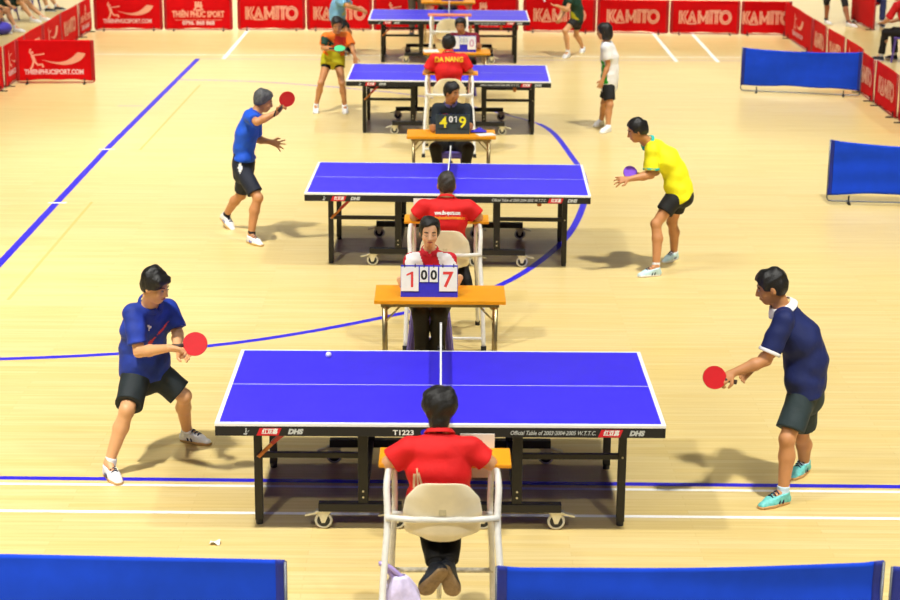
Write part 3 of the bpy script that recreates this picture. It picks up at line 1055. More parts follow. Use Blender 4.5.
class Field:
    def __init__(self, lo, hi, h):
        self.h = h
        self.lo = np.asarray(lo, float)
        n = np.ceil((np.asarray(hi) - self.lo) / h).astype(int) + 1
        self.n = n
        self.ax = [(self.lo[i] + h * np.arange(n[i])).astype(np.float32) for i in range(3)]
        self.F = np.full(tuple(n), 1.0, np.float32)

    def sub(self, lo, hi):
        i0 = np.maximum(0, np.floor((np.asarray(lo) - self.lo) / self.h).astype(int))
        i1 = np.minimum(self.n, np.ceil((np.asarray(hi) - self.lo) / self.h).astype(int) + 1)
        if np.any(i1 <= i0):
            return None
        sl = tuple(slice(i0[k], i1[k]) for k in range(3))
        X = self.ax[0][sl[0]][:, None, None]
        Y = self.ax[1][sl[1]][None, :, None]
        Z = self.ax[2][sl[2]][None, None, :]
        return sl, X, Y, Z

    def merge(self, sl, d, k):
        a = self.F[sl]
        if k > 0:
            h = np.clip(0.5 + 0.5 * (a - d) / k, 0, 1)
            self.F[sl] = a + (d - a) * h - k * h * (1 - h)
        else:
            self.F[sl] = np.minimum(a, d)

    def carve(self, sl, d, k=0.006):
        a = self.F[sl]
        d = -d
        h = np.clip(0.5 + 0.5 * (d - a) / k, 0, 1)
        self.F[sl] = a + (d - a) * h + k * h * (1 - h)

    def cone(self, a, b, ra, rb, k=0.02, planes=(), sq=None):
        a, b = V(a), V(b)
        m = max(ra, rb) + k + 3 * self.h
        r = self.sub(np.minimum(a, b) - m, np.maximum(a, b) + m)
        if r is None:
            return
        sl, X, Y, Z = r
        u = b - a
        L2 = float(u @ u) + 1e-12
        px, py, pz = X - a[0], Y - a[1], Z - a[2]
        t = np.clip((px * u[0] + py * u[1] + pz * u[2]) / L2, 0, 1)
        dx, dy, dz = px - t * u[0], py - t * u[1], pz - t * u[2]
        if sq is not None:      # (axis, factor): flatten along an axis
            s, fct = sq
            c = dx * s[0] + dy * s[1] + dz * s[2]
            q = c * (fct - 1)
            dx, dy, dz = dx + q * s[0], dy + q * s[1], dz + q * s[2]
        d = np.sqrt(dx * dx + dy * dy + dz * dz) - (ra + (rb - ra) * t)
        for (p, n) in planes:
            d = np.maximum(d, (X - p[0]) * n[0] + (Y - p[1]) * n[1] + (Z - p[2]) * n[2])
        self.merge(sl, d, k)

    def ell(self, c, R, rad, k=0.02, carve=False, planes=()):
        c = V(c)
        m = max(rad) + k + 3 * self.h
        r = self.sub(c - m, c + m)
        if r is None:
            return
        sl, X, Y, Z = r
        px, py, pz = X - c[0], Y - c[1], Z - c[2]
        q = 0
        q2 = 0
        for i in range(3):
            w = (px * R[i][0] + py * R[i][1] + pz * R[i][2])
            q = q + (w / rad[i]) ** 2
            q2 = q2 + (w / rad[i] ** 2) ** 2
        k0, k1 = np.sqrt(q), np.sqrt(q2) + 1e-9
        d = k0 * (k0 - 1) / k1
        for (p, n) in planes:
            d = np.maximum(d, (X - p[0]) * n[0] + (Y - p[1]) * n[1] + (Z - p[2]) * n[2])
        (self.carve if carve else self.merge)(sl, d, k)

    def loft(self, st, k=0.03, e=0.0, planes=()):
        """st: list of (centre, right, fwd, half width, half depth)"""
        for s0, s1 in zip(st[:-1], st[1:]):
            a, b = V(s0[0]), V(s1[0])
            m = max(s0[3], s1[3], s0[4], s1[4]) + e + k + 3 * self.h
            r = self.sub(np.minimum(a, b) - m, np.maximum(a, b) + m)
            if r is None:
                continue
            sl, X, Y, Z = r
            u = b - a
            L = float(np.linalg.norm(u))
            u = u / L
            rt = unit((s0[1] + s1[1]) / 2)
            rt = unit(rt - u * (rt @ u))
            fw = np.cross(u, rt)
            px, py, pz = X - a[0], Y - a[1], Z - a[2]
            ta = px * u[0] + py * u[1] + pz * u[2]
            t = np.clip(ta / L, 0, 1)
            da = ta - t * L
            # section frame turns along the way
            r0, r1 = s0[1], s1[1]
            ang0 = math.atan2(float(r0 @ fw), float(r0 @ rt))
            ang1 = math.atan2(float(r1 @ fw), float(r1 @ rt))
            an = ang0 + (ang1 - ang0) * t
            cr = px * rt[0] + py * rt[1] + pz * rt[2]
            cf = px * fw[0] + py * fw[1] + pz * fw[2]
            ca, sa = np.cos(an), np.sin(an)
            dr, df = cr * ca + cf * sa, -cr * sa + cf * ca
            A = s0[3] + e + (s1[3] - s0[3]) * t
            B = s0[4] + e + (s1[4] - s0[4]) * t
            mn = np.minimum(A, B)
            q = np.sqrt((dr / A) ** 2 + (df / B) ** 2 + (da / mn) ** 2)
            d = (q - 1) * mn
            for (p, n) in planes:
                d = np.maximum(d, (X - p[0]) * n[0] + (Y - p[1]) * n[1] + (Z - p[2]) * n[2])
            self.merge(sl, d, k)

    def cut(self, p, n):
        p, n = V(p), V(n)
        d = (self.ax[0][:, None, None] - p[0]) * n[0] + (self.ax[1][None, :, None] - p[1]) * n[1] + (self.ax[2][None, None, :] - p[2]) * n[2]
        self.F = np.maximum(self.F, d.astype(np.float32))

    def wrinkle(self, amp, f, seed=0):
        rs = np.random.RandomState(seed)
        X, Y, Z = self.ax[0][:, None, None], self.ax[1][None, :, None], self.ax[2][None, None, :]
        w = 0
        for i in range(5):
            k = rs.normal(size=3)
            k = k / np.linalg.norm(k) * f * (0.7 + 0.5 * i)
            w = w + np.sin(X * k[0] + Y * k[1] + Z * k[2] + rs.uniform(0, 6.28)) / (1 + 0.5 * i)
        self.F = self.F + (amp * w).astype(np.float32)

    def mesh(self):
        F = self.F
        S = F < 0
        n = self.n
        c = np.zeros(tuple(n - 1), np.uint8)
        for dx in (0, 1):
            for dy in (0, 1):
                for dz in (0, 1):
                    c += S[dx:n[0] - 1 + dx, dy:n[1] - 1 + dy, dz:n[2] - 1 + dz]
        act = (c > 0) & (c < 8)
        idx = np.argwhere(act)
        if len(idx) == 0:
            return np.zeros((0, 3)), np.zeros((0, 4), int)
        num = np.full(act.shape, -1, np.int32)
        num[act] = np.arange(len(idx))
        acc = np.zeros((len(idx), 3))
        cnt = np.zeros(len(idx))
        off = [(x, y, z) for x in (0, 1) for y in (0, 1) for z in (0, 1)]
        val = {o: F[idx[:, 0] + o[0], idx[:, 1] + o[1], idx[:, 2] + o[2]] for o in off}
        for o in off:
            for ax in range(3):
                if o[ax] == 0:
                    o2 = tuple(o[i] + (1 if i == ax else 0) for i in range(3))
                    a, b = val[o], val[o2]
                    m = (a < 0) != (b < 0)
                    t = np.where(m, a / np.where(m, a - b, 1), 0)
                    p = np.tile(np.array(o, float), (len(idx), 1))
                    p[:, ax] += t
                    acc += p * m[:, None]
                    cnt += m
        P = (idx + acc / cnt[:, None]) * self.h + self.lo
        Q = []
        for ax in range(3):
            s0 = [slice(0, None)] * 3
            s1 = [slice(0, None)] * 3
            s0[ax] = slice(0, -1)
            s1[ax] = slice(1, None)
            a, b = S[tuple(s0)], S[tuple(s1)]
            e = np.argwhere(a != b)
            if len(e) == 0:
                continue
            u, w = [i for i in range(3) if i != ax]
            ok = (e[:, u] > 0) & (e[:, w] > 0) & (e[:, u] < n[u] - 1) & (e[:, w] < n[w] - 1)
            e = e[ok]
            flip = a[tuple(e.T)]
            q = []
            for du, dw in ((-1, -1), (0, -1), (0, 0), (-1, 0)):
                g = e.copy()
                g[:, u] += du
                g[:, w] += dw
                q.append(num[tuple(g.T)])
            q = np.stack(q, 1)
            if ax == 1:
                flip = ~flip
            q[~flip] = q[~flip][:, ::-1]
            Q.append(q)
        return P, np.concatenate(Q)


def field_obj(F, name, material, parent, offset):
    P, Q = F.mesh()
    me = bpy.data.meshes.new(name)
    P = P - np.asarray(offset)
    me.vertices.add(len(P))
    me.vertices.foreach_set('co', P.astype(np.float32).ravel())
    me.loops.add(len(Q) * 4)
    me.polygons.add(len(Q))
    me.loops.foreach_set('vertex_index', Q.astype(np.int32).ravel())
    me.polygons.foreach_set('loop_start', np.arange(0, len(Q) * 4, 4, dtype=np.int32))
    me.update(calc_edges=True)
    me.polygons.foreach_set('use_smooth', [True] * len(me.polygons))
    me.materials.append(material)
    o = bpy.data.objects.new(name, me)
    COL.objects.link(o)
    o.parent = parent
    return o


# ------------------------------------------------------------------ skin, hair, cloth colours
SKIN = mat('skin_tan', (200, 140, 92), 0.5, var=0.05, scale=14)
SKIN_L = mat('skin_fair', (222, 166, 118), 0.5, var=0.04, scale=14)
SKIN_D = mat('skin_brown', (160, 100, 60), 0.5, var=0.05, scale=14)
HAIR = mat('black_hair', (20, 18, 18), 0.48, var=0.35, scale=70, bump=0.5, bscale=120)
HAIRG = mat('grey_hair', (84, 84, 86), 0.5, var=0.45, scale=60, bump=0.5, bscale=120)
HAIRM = mat('greying_black_hair', (56, 50, 46), 0.5, var=0.5, scale=90, bump=0.5, bscale=120)
EYEW = mat('eye_white', (176, 164, 152), 0.4, var=0.02)
EYEB = mat('dark_iris', (24, 16, 12), 0.25)
BROW = mat('eyebrow_hair', (38, 28, 24), 0.7)
LIPS = mat('lips', (176, 92, 82), 0.5)


def cloth(name, rgb, var=0.10):
    return mat(name, rgb, 0.75, var=var, scale=9, bump=0.5, bscale=16, sheen=0.0)


NAVY = cloth('navy_polo_cloth', (11, 28, 88))
NAVY2 = cloth('bright_navy_shirt', (26, 54, 154), 0.3)
DKSH = cloth('dark_green_grey_shorts', (24, 34, 38))
BLKC = cloth('black_cloth', (18, 18, 20))
ROYAL = cloth('royal_blue_shirt', (16, 84, 212), 0.15)
YEL = cloth('yellow_shirt_cloth', (244, 238, 20), 0.06)
REDS = cloth('red_shirt_cloth', (222, 14, 18), 0.08)
REDW = cloth('red_white_shirt', (206, 16, 40), 0.06)
WHC = cloth('white_cloth', (240, 240, 242), 0.04)
OLIVE = cloth('olive_yellow_cloth', (196, 190, 22), 0.08)
ORC = cloth('orange_cloth', (240, 120, 20), 0.1)
GREENC = cloth('dark_green_cloth', (8, 58, 42), 0.15)
GREENL = cloth('bright_green_cloth', (40, 170, 50), 0.1)
TEAL = cloth('teal_cloth', (40, 190, 180), 0.05)
DKPOLO = cloth('dark_slate_polo', (16, 30, 46), 0.1)
MAROON = cloth('maroon_shirt', (130, 8, 36), 0.1)
SKYC = cloth('light_blue_cloth', (120, 176, 214), 0.1)
JEANS = cloth('denim_cloth', (46, 60, 112), 0.15)
BROWNT = cloth('brown_trousers', (92, 80, 70), 0.1)
SHW = mat('white_shoe_leather', (240, 240, 240), 0.45, var=0.04)
SHT = mat('teal_shoe_mesh', (110, 200, 196), 0.5, var=0.2, scale=40)
SHP = mat('pale_blue_shoe_mesh', (196, 226, 230), 0.5, var=0.08, scale=40)
SHD = mat('dark_shoe_mesh', (40, 46, 58), 0.5)
GUM = mat('gum_sole', (204, 160, 104), 0.6)
SOLEW = mat('white_sole', (236, 234, 228), 0.55)
SOLEB = mat('brown_sole', (150, 122, 84), 0.7, var=0.2, scale=40)
LACE = mat('navy_laces', (24, 30, 70), 0.6)
SOCKW = mat('white_sock', (238, 238, 240), 0.8)
SOCKB = mat('black_sock', (28, 28, 32), 0.8)


def ortho(fwd, up):
    f = unit(fwd)
    u = unit(np.asarray(up, float) - f * (np.asarray(up, float) @ f))
    r = np.cross(f, u)
    return r, f, u


def hand(F, w, d, n, side, s=1.0, curl=0.35, spread=0.0, thumb=0.5):
    """palm and five fingers; d along the palm, n out of the palm, side +1 when the thumb lies on d x n"""
    d = unit(d)
    n = unit(np.asarray(n, float) - d * (np.asarray(n, float) @ d))
    t = np.cross(d, n) * side            # thumb side
    w = V(w)
    F.cone(w, w + d * 0.035 * s, 0.025 * s, 0.029 * s, 0.012, sq=(n, 1.35))
    for k in (-0.024, -0.008, 0.008, 0.024):
        F.cone(w + d * 0.022 * s + t * k * 0.7 * s, w + d * 0.082 * s + t * k * 1.15 * s, 0.0145 * s, 0.0115 * s, 0.010)
    for k, L in ((0.030, 0.068), (0.010, 0.076), (-0.010, 0.070), (-0.029, 0.054)):
        p = w + d * 0.084 * s + t * k * s
        a = 0.0
        dd = unit(d + t * k * (4 + spread * 22))
        base = dd
        for j, (fr, ca) in enumerate(((0.45, 0.9), (0.31, 1.1), (0.24, 0.7))):
            a += curl * ca
            dj = base * math.cos(a) + n * math.sin(a)
            q = p + dj * L * fr * s
            F.cone(p, q, (0.0098 - 0.0008 * j) * s, (0.0092 - 0.0010 * j) * s, 0.004)
            p = q
    p = w + d * 0.026 * s + t * 0.024 * s
    q = p + unit(d * 0.55 + t * 0.75 + n * 0.25 * thumb) * 0.042 * s
    F.cone(p, q, 0.0145 * s, 0.0108 * s, 0.008)
    e = q + unit(d * 0.85 + t * 0.25 * (1 - thumb) + n * 0.7 * thumb) * 0.032 * s
    F.cone(q, e, 0.0108 * s, 0.0085 * s, 0.004)


def person(label, J, hf, cat='person', group=None, s=1.0, female=False, skin=SKIN, hair=HAIR, hairstyle='short', vox=0.0075, shirt=None, shirt_opts=None,
           legs='shorts', legs_mat=DKSH, leg_t=0.85, shoes=SHW, sole=GUM, socks=SOCKW, hands=None, hunch=0.03, headup=None, collar=None, sleeve=0.8, sleeve_mat=None,
           hem=0.0, collar_w=1.0, waist=0.10, closed=False, stripe=None, shoe_s=1.0, face=True, belly=0.0, flat=True, cuff=None, loose=0.012, slim=1.0):
    """one figure from its joints; returns dict of the objects"""
    J = {k: V(v) for k, v in J.items()}
    g = 0.90 * s if female else s
    ns = (J['shR'] + J['shL']) / 2
    hp = (J['hipR'] + J['hipL']) / 2
    up = unit(ns - hp)
    r_s = unit(J['shR'] - J['shL'])
    r_h = unit(J['hipR'] - J['hipL'])
    r_s = unit(r_s - up * (r_s @ up) * 0.7)
    r_h = unit(r_h - up * (r_h @ up))
    if r_s @ r_h < -0.2:
        r_h = r_s
    fm = unit(np.cross(up, unit(r_s + r_h)))
    hc = J['head']
    hr, hfw, hu = ortho(hf, headup if headup is not None else (0, 0, 1))
    hs = 0.97 * s
    hR = [hr, hfw, hu]

    def H(x, y, z):
        return hc + (hr * x + hfw * y + hu * z) * hs
    T = float(np.linalg.norm(ns - hp))
    nb = ns + (H(0, -0.022, -0.075) - ns) * 0.32
    sw = float(np.linalg.norm(J['shR'] - J['shL'])) / 2
    a_ch = min(0.165 * g * slim, sw * 0.95 + 0.02)

    def stn(t, a, b, back=0.0):
        r = unit(r_h * (1 - t) + r_s * t)
        c = hp + (ns - hp) * t - fm * (hunch * math.sin(PI * min(1, max(0, t))) + back)
        return (c, r, fm, a * g, b * g)
    st = [stn(-0.10, 0.150 * slim, 0.108 * slim), stn(0.10, 0.155 * slim, 0.112 * slim), stn(0.38, 0.138 * slim + belly * 0.4, 0.100 * slim + belly), stn(0.68, 0.158 * slim, 0.110 * slim + belly * 0.3),
          (hp + (ns - hp) * 0.93 - fm * 0.010, r_s, fm, a_ch * 0.92, 0.088 * g)]
    neck_top = H(0, -0.022, -0.075)
    jall = list(J.values()) + [hc + np.array([0, 0, 0.2]), hc - np.array([0, 0, 0.2])]
    lo = np.min(jall, 0) - 0.23 * s
    hi = np.max(jall, 0) + 0.23 * s
    lo[2] = max(lo[2], -0.01)
    base = np.array([(J['anR'][0] + J['anL'][0]) / 2, (J['anR'][1] + J['anL'][1]) / 2, 0.0])
    if not flat:
        base[2] = min(J['anR'][2], J['anL'][2]) - 0.08
    root = thing('person', label, cat, base, 0, group)
    out = {'root': root}
    # ---- body
    B = Field(lo, hi, vox)
    B.loft(st, 0.03)
    nr = (0.052 if not female else 0.044) * s
    B.cone(nb - up * 0.03 * s, neck_top, nr * 1.12, nr, 0.025)
    for S_ in 'RL':
        sh, el, wr = J['sh' + S_], J['el' + S_], J['wr' + S_]
        B.cone(nb - up * 0.012, sh - up * 0.005, 0.052 * g, 0.052 * g, 0.03)
        B.cone(sh, sh + (el - sh) * 0.45, 0.054 * g, 0.046 * g, 0.025)
        B.cone(sh + (el - sh) * 0.45, el, 0.046 * g, 0.037 * g, 0.015)
        B.cone(el, el + (wr - el) * 0.35, 0.037 * g, 0.040 * g, 0.015)
        B.cone(el + (wr - el) * 0.35, wr, 0.040 * g, 0.0255 * g, 0.015)
        hd = (hands or {}).get(S_, {})
        d = hd.get('d', wr - el)
        n = hd.get('n', -fm)
        sg = hd.get('side', 1)
        hand(B, wr, d, n, sg, s * (0.94 if female else 1.0), hd.get('curl', 0.4), hd.get('spread', 0.0), hd.get('thumb', 0.5))
        hi_, kn, an = J['hip' + S_], J['kn' + S_], J['an' + S_]
        B.cone(hi_, kn, 0.080 * g * slim, 0.050 * g, 0.03)
        kd = unit(kn - hi_)
        sd = unit(an - kn)
        bend = unit(kd - sd + 1e-6 * fm)
        cf = kn + (an - kn) * 0.32 - bend * 0.016 * s
        B.cone(kn, kn + bend * 0.008, 0.050 * g, 0.046 * g, 0.02)
        B.cone(kn, cf, 0.046 * g, 0.054 * g, 0.02)
        B.cone(cf, an, 0.052 * g, 0.034 * g, 0.02)
        B.cone(an, an + unit(J['toe' + S_] - an) * 0.07, 0.032 * s, 0.022 * s, 0.02)
    # head
    B.ell(H(0, -0.012, 0.035), hR, [0.073 * hs, 0.092 * hs, 0.082 * hs], 0.015)
    B.ell(H(0, 0.022, -0.028), hR, [0.062 * hs, 0.068 * hs, 0.084 * hs], 0.02)
    B.ell(H(0, 0.045, -0.085), hR, [0.034 * hs, 0.034 * hs, 0.026 * hs], 0.02)
    if face:
        for sx in (-1, 1):
            B.ell(H(sx * 0.031, 0.096, 0.008), hR, [0.017 * hs, 0.014 * hs, 0.011 * hs], 0.010, carve=True)
            B.ell(H(sx * 0.040, 0.062, -0.028), hR, [0.022 * hs, 0.020 * hs, 0.022 * hs], 0.014)
        B.cone(H(0, 0.086, 0.010), H(0, 0.103, -0.026), 0.009 * hs, 0.0125 * hs, 0.008)
        for sx in (-1, 1):
            B.ell(H(sx * 0.011, 0.094, -0.030), hR, [0.009 * hs, 0.010 * hs, 0.008 * hs], 0.006)
        B.ell(H(0, 0.078, -0.058), hR, [0.024 * hs, 0.012 * hs, 0.014 * hs], 0.010)
    for sx in (-1, 1):
        B.ell(H(sx * 0.076, -0.008, -0.008), hR, [0.010 * hs, 0.020 * hs, 0.032 * hs], 0.006)
    out['body'] = field_obj(B, 'body', skin, root, base)
    # ---- face details
    if face:
        Rm = Matrix((hr, hfw, hu)).transposed()
        for sx in (-1, 1):
            if closed:
                MB().tube([H(sx * 0.018, 0.0895, 0.003), H(sx * 0.031, 0.0905, 0.0), H(sx * 0.045, 0.083, 0.003)], [0.0018, 0.0028, 0.0018], 6).build('eyelashes', BROW, root, smooth=True, offset=base)
            else:
              e = MB().ell(H(sx * 0.031, 0.0835, 0.006), (0.0120 * hs, 0.0066 * hs, 0.0040 * hs), 12, 8, Rm).build('eye', EYEW, root, smooth=True, offset=base)
              MB().ell(H(sx * 0.031, 0.0885, 0.0055), (0.0060 * hs, 0.0034 * hs, 0.0044 * hs), 10, 6, Rm).build('iris', EYEB, e, smooth=True, offset=base)
            MB().tube([H(sx * 0.016, 0.0855, 0.026), H(sx * 0.033, 0.0825, 0.030), H(sx * 0.050, 0.071, 0.026)], [0.0036 * hs, 0.0042 * hs, 0.003 * hs], 6).build('eyebrow', BROW, root, smooth=True, offset=base)
        MB().tube([H(-0.023, 0.083, -0.060), H(-0.010, 0.0905, -0.0575), H(0, 0.0915, -0.0585), H(0.010, 0.0905, -0.0575), H(0.023, 0.083, -0.060)], [0.002 * hs, 0.0055 * hs, 0.006 * hs, 0.0055 * hs, 0.002 * hs], 6).build('mouth', LIPS, root, smooth=True, offset=base)
    # ---- hair
    hv = min(vox, 0.008)
    hl = hc - 0.22 * s
    hl2 = hc + 0.20 * s
    if hairstyle:
        G = Field(hl, hl2, hv)
        infl = 0.014 if hairstyle != 'cropped' else 0.007
        G.ell(H(0, -0.014, 0.038), hR, [(0.074 + infl) * hs, (0.094 + infl) * hs, (0.083 + infl) * hs], 0.01)
        if hairstyle in ('short', 'fringe', 'cropped'):
            G.ell(H(0, -0.035, -0.005), hR, [(0.070 + infl) * hs, (0.070 + infl * 0.6) * hs, 0.080 * hs], 0.02)
        if hairstyle == 'fringe':
            G.ell(H(0.015, 0.055, 0.072), hR, [0.070 * hs, 0.048 * hs, 0.036 * hs], 0.02)
            G.ell(H(0, -0.03, 0.06), hR, [0.085 * hs, 0.085 * hs, 0.075 * hs], 0.02)
            for sx in (-1, 1):
                G.ell(H(sx * 0.070, 0.020, 0.010), hR, [0.020 * hs, 0.030 * hs, 0.055 * hs], 0.02)
        if hairstyle == 'bob':
            G.ell(H(0, -0.035, -0.045), hR, [0.098 * hs, 0.088 * hs, 0.105 * hs], 0.03)
        if hairstyle == 'tied':
            G.ell(H(0, -0.035, -0.01), hR, [0.082 * hs, 0.082 * hs, 0.085 * hs], 0.02)
            G.ell(H(0, -0.115, -0.02), hR, [0.030 * hs, 0.030 * hs, 0.032 * hs], 0.015)
            G.cone(H(0, -0.12, -0.03), H(0, -0.115, -0.16), 0.026 * hs, 0.014 * hs, 0.02)
        if hairstyle == 'nape':
            G.ell(H(0, -0.045, -0.060), hR, [0.062 * hs, 0.066 * hs, 0.095 * hs], 0.03)
            G.ell(H(0, -0.03, 0.02), hR, [0.098 * hs, 0.088 * hs, 0.07 * hs], 0.03)
            G.ell(H(0.040, -0.02, 0.075), hR, [0.050 * hs, 0.075 * hs, 0.045 * hs], 0.012)
            G.ell(H(-0.040, -0.02, 0.072), hR, [0.055 * hs, 0.07 * hs, 0.045 * hs], 0.012)
        # face opening
        if hairstyle == 'fringe':
            G.ell(H(-0.010, 0.118, -0.028), hR, [0.115 * hs, 0.072 * hs, 0.096 * hs], 0.006, carve=True)
        elif hairstyle == 'bob':
            G.ell(H(0, 0.118, -0.045), hR, [0.072 * hs, 0.084 * hs, 0.115 * hs], 0.006, carve=True)
        else:
            G.ell(H(0, 0.118, 0.008 if hairstyle == 'tied' else -0.012), hR, [0.125 * hs, 0.087 * hs, 0.094 * hs], 0.006, carve=True)
        if hairstyle in ('short', 'cropped', 'fringe'):
            n_ = unit(-hu + hfw * 0.72)
            G.cut(H(0, 0.01, -0.018), n_)
        elif hairstyle == 'nape':
            G.cut(H(0, 0.0, -0.045), unit(-hu + hfw * 1.1))
        elif hairstyle == 'bob':
            G.cut(H(0, 0.0, -0.125), -hu)
        G.wrinkle(0.0035, 60, 3)
        out['hair'] = field_obj(G, 'hair', hair, root, base)
    # ---- upper garment
    if shirt is not None:
        G = Field(lo, hi, vox)
        e = loose
        hem_p = hp + (ns - hp) * (-0.10 + hem)
        G.loft(st, 0.03, e, planes=[(hem_p, -up)])
        G.cone(nb - up * 0.02, nb + (neck_top - nb) * 0.25, nr * 1.25 + 0.010, nr + 0.012, 0.02, planes=[(nb + (neck_top - nb) * 0.18, unit(neck_top - nb))])
        for S_ in 'RL':
            sh, el = J['sh' + S_], J['el' + S_]
            G.cone(nb - up * 0.018, sh - up * 0.006, 0.055 * g + e * 0.6, 0.052 * g + e, 0.03)
            c = sh + (el - sh) * sleeve
            ud = unit(el - sh)
            G.cone(sh, c + ud * 0.05, 0.057 * g + e, 0.056 * g + e * 1.2, 0.02, planes=[(c, ud)])
        for S_ in 'RL':
            h_ = J['hip' + S_]
            G.cone(h_ - up * 0.05, h_ + up * 0.10, 0.104 * g * slim, 0.098 * g * slim, 0.03, planes=[(hem_p, -up)])
        G.wrinkle(0.0030, 30, 5)
        so = field_obj(G, 'shirt', shirt, root, base)
        out['shirt'] = so
        if cuff is not None:
            for S_ in 'RL':
                sh, el = J['sh' + S_], J['el' + S_]
                ud = unit(el - sh)
                c = sh + (el - sh) * sleeve
                rr = 0.056 * g + e * 1.2
                G2 = Field(c - 0.12, c + 0.12, vox * 0.8)
                G2.cone(c - ud * 0.1, c + ud * 0.06, rr + 0.004, rr + 0.004, 0, planes=[(c + ud * 0.004, ud), (c - ud * 0.020, -ud)])
                field_obj(G2, 'cuff', cuff, so, base)
        if collar is not None:
            # folded collar: a flared band round the neck, open at the front
            ax = unit(neck_top - nb)
            cr_, cf_, cu_ = ortho(np.cross(ax, np.cross(fm, ax)), ax)
            cf_ = unit(np.cross(cu_, cr_))
            if cf_ @ fm < 0:
                cf_, cr_ = -cf_, -cr_
            c0 = nb + ax * 0.012
            R0, R1 = nr + 0.016, nr + 0.016 + 0.036 * collar_w

            def colr(u, v):
                a = PI / 2 + 0.16 + (2 * PI - 0.32) * u
                rr = R0 + (R1 - R0) * v
                hgt = 0.046 - 0.046 * v * collar_w + (0.0 if math.sin(a) < 0.2 else -0.03 * (math.sin(a) - 0.2) * v)
                return c0 + (cr_ * math.cos(a) * 1.0 + cf_ * math.sin(a) * 1.02) * rr * s + ax * hgt * s
            MB().grid(colr, 36, 5).build('collar', collar, so, smooth=True, solid=0.005, offset=base)
    # ---- lower garment
    G = Field(lo, hi, vox)
    hipc = [stn(-0.10, 0.150 * slim, 0.108 * slim), stn(0.12, 0.150 * slim, 0.108 * slim), stn(max(0.14, waist), 0.143 * slim, 0.104 * slim)]
    wp = hp + (ns - hp) * waist
    if legs == 'skirt':
        mid = (J['knR'] + J['knL']) / 2
        q = hp + (mid - hp) * leg_t
        G.loft(hipc, 0.03, 0.008, planes=[(wp, up)])
        G.loft([(hp + (ns - hp) * 0.25, r_h, fm, 0.165 * g, 0.13 * g), (hp, r_h, fm, 0.195 * g, 0.15 * g), (q + unit(q - hp) * 0.1, r_h, fm, 0.215 * g, 0.18 * g)], 0.03, 0.0, planes=[(q, unit(q - hp))])
    else:
        G.loft(hipc, 0.03, 0.008, planes=[(wp, up)])
        for S_ in 'RL':
            hi_, kn, an = J['hip' + S_], J['kn' + S_], J['an' + S_]
            if legs == 'shorts':
                c = hi_ + (kn - hi_) * leg_t
                ud = unit(kn - hi_)
                G.cone(hi_, c + ud * 0.08, 0.096 * g * slim, 0.088 * g * slim, 0.025, planes=[(c, ud)])
            else:
                G.cone(hi_, kn, 0.094 * g * slim, 0.066 * g * slim, 0.025)
                c = kn + (an - kn) * min(leg_t, 0.97)
                ud = unit(an - kn)
                G.cone(kn, c + ud * 0.05, 0.068 * g * slim, 0.056 * g * slim, 0.02, planes=[(c, ud)])
    G.wrinkle(0.0022, 26, 9)
    out['legs'] = field_obj(G, {'shorts': 'shorts', 'skirt': 'skirt', 'trousers': 'trousers'}[legs], legs_mat, root, base)
    # ---- socks and shoes
    for S_ in 'RL':
        kn, an, toe = J['kn' + S_], J['an' + S_], J['toe' + S_]
        ld = unit(kn - an)
        fd = toe - (an - ld * 0.055)
        if flat and abs(toe[2] - 0.02) < 1e-6 and an[2] < 0.115:
            fd[2] = 0.0
            an0 = np.array([an[0], an[1], 0.075 * s])
            tz = 0.0
        else:
            an0 = an
            tz = None
        fd = unit(fd)
        fu = unit(ld - fd * (ld @ fd))
        if tz is not None:
            fu = np.array([0, 0, 1.0])
        FL = 0.25 * s * shoe_s * (0.93 if female else 1)
        if socks is not None:
            G = Field(np.minimum(an, an0) - 0.13, np.maximum(an, an0) + 0.13, min(vox, 0.007))
            G.cone(an0 - fu * 0.03, an + ld * 0.065 * s, 0.040 * s, 0.041 * s, 0.01, planes=[(an + ld * 0.045 * s, ld)])
            G.cone(an0 - fu * 0.01, an0 - fu * 0.035 + fd * 0.075 * s, 0.038 * s, 0.029 * s, 0.015)
            field_obj(G, 'sock', socks, root, base)
        hb = an0 - fu * 0.075 * s          # ground under the ankle
        heel = hb - fd * 0.045 * s
        toeP = hb + fd * (FL - 0.045 * s)
        pl = [(hb + fu * 0.016 * s, -fu)]
        G = Field(np.minimum(heel, toeP) - 0.13, np.maximum(heel, toeP) + 0.13, min(vox, 0.007))
        side = np.cross(fd, fu)
        G.cone(heel + fd * 0.02 + fu * 0.030 * s, heel + fd * 0.05 + fu * 0.062 * s, 0.036 * s, 0.037 * s, 0.02, planes=pl)
        G.cone(heel + fd * 0.03 + fu * 0.034 * s, hb + fd * 0.11 * s + fu * 0.024 * s, 0.037 * s, 0.043 * s, 0.02, planes=pl)
        G.cone(hb + fd * 0.10 * s + fu * 0.022 * s, toeP - fd * 0.035 * s + fu * 0.012 * s, 0.042 * s, 0.033 * s, 0.02, planes=pl)
        G.cone(an0 + fu * 0.006, hb + fd * 0.10 * s + fu * 0.046 * s, 0.043 * s, 0.033 * s, 0.02, planes=[(an0 + fu * 0.014 - fd * 0.02, unit(fu + fd * 0.25))] + pl)
        sh_ = field_obj(G, 'shoe', shoes, root, base)
        out['shoe' + S_] = sh_
        G = Field(np.minimum(heel, toeP) - 0.13, np.maximum(heel, toeP) + 0.13, min(vox, 0.006))
        p2 = [(hb + fu * 0.020 * s, fu), (hb, -fu)]
        G.cone(heel + fd * 0.028 + fu * 0.02, hb + fd * 0.11 * s + fu * 0.02, 0.041 * s, 0.047 * s, 0.02, planes=p2)
        G.cone(hb + fd * 0.10 * s + fu * 0.02, toeP - fd * 0.038 * s + fu * 0.02, 0.046 * s, 0.038 * s, 0.02, planes=p2)
        field_obj(G, 'sole', sole, sh_, base)
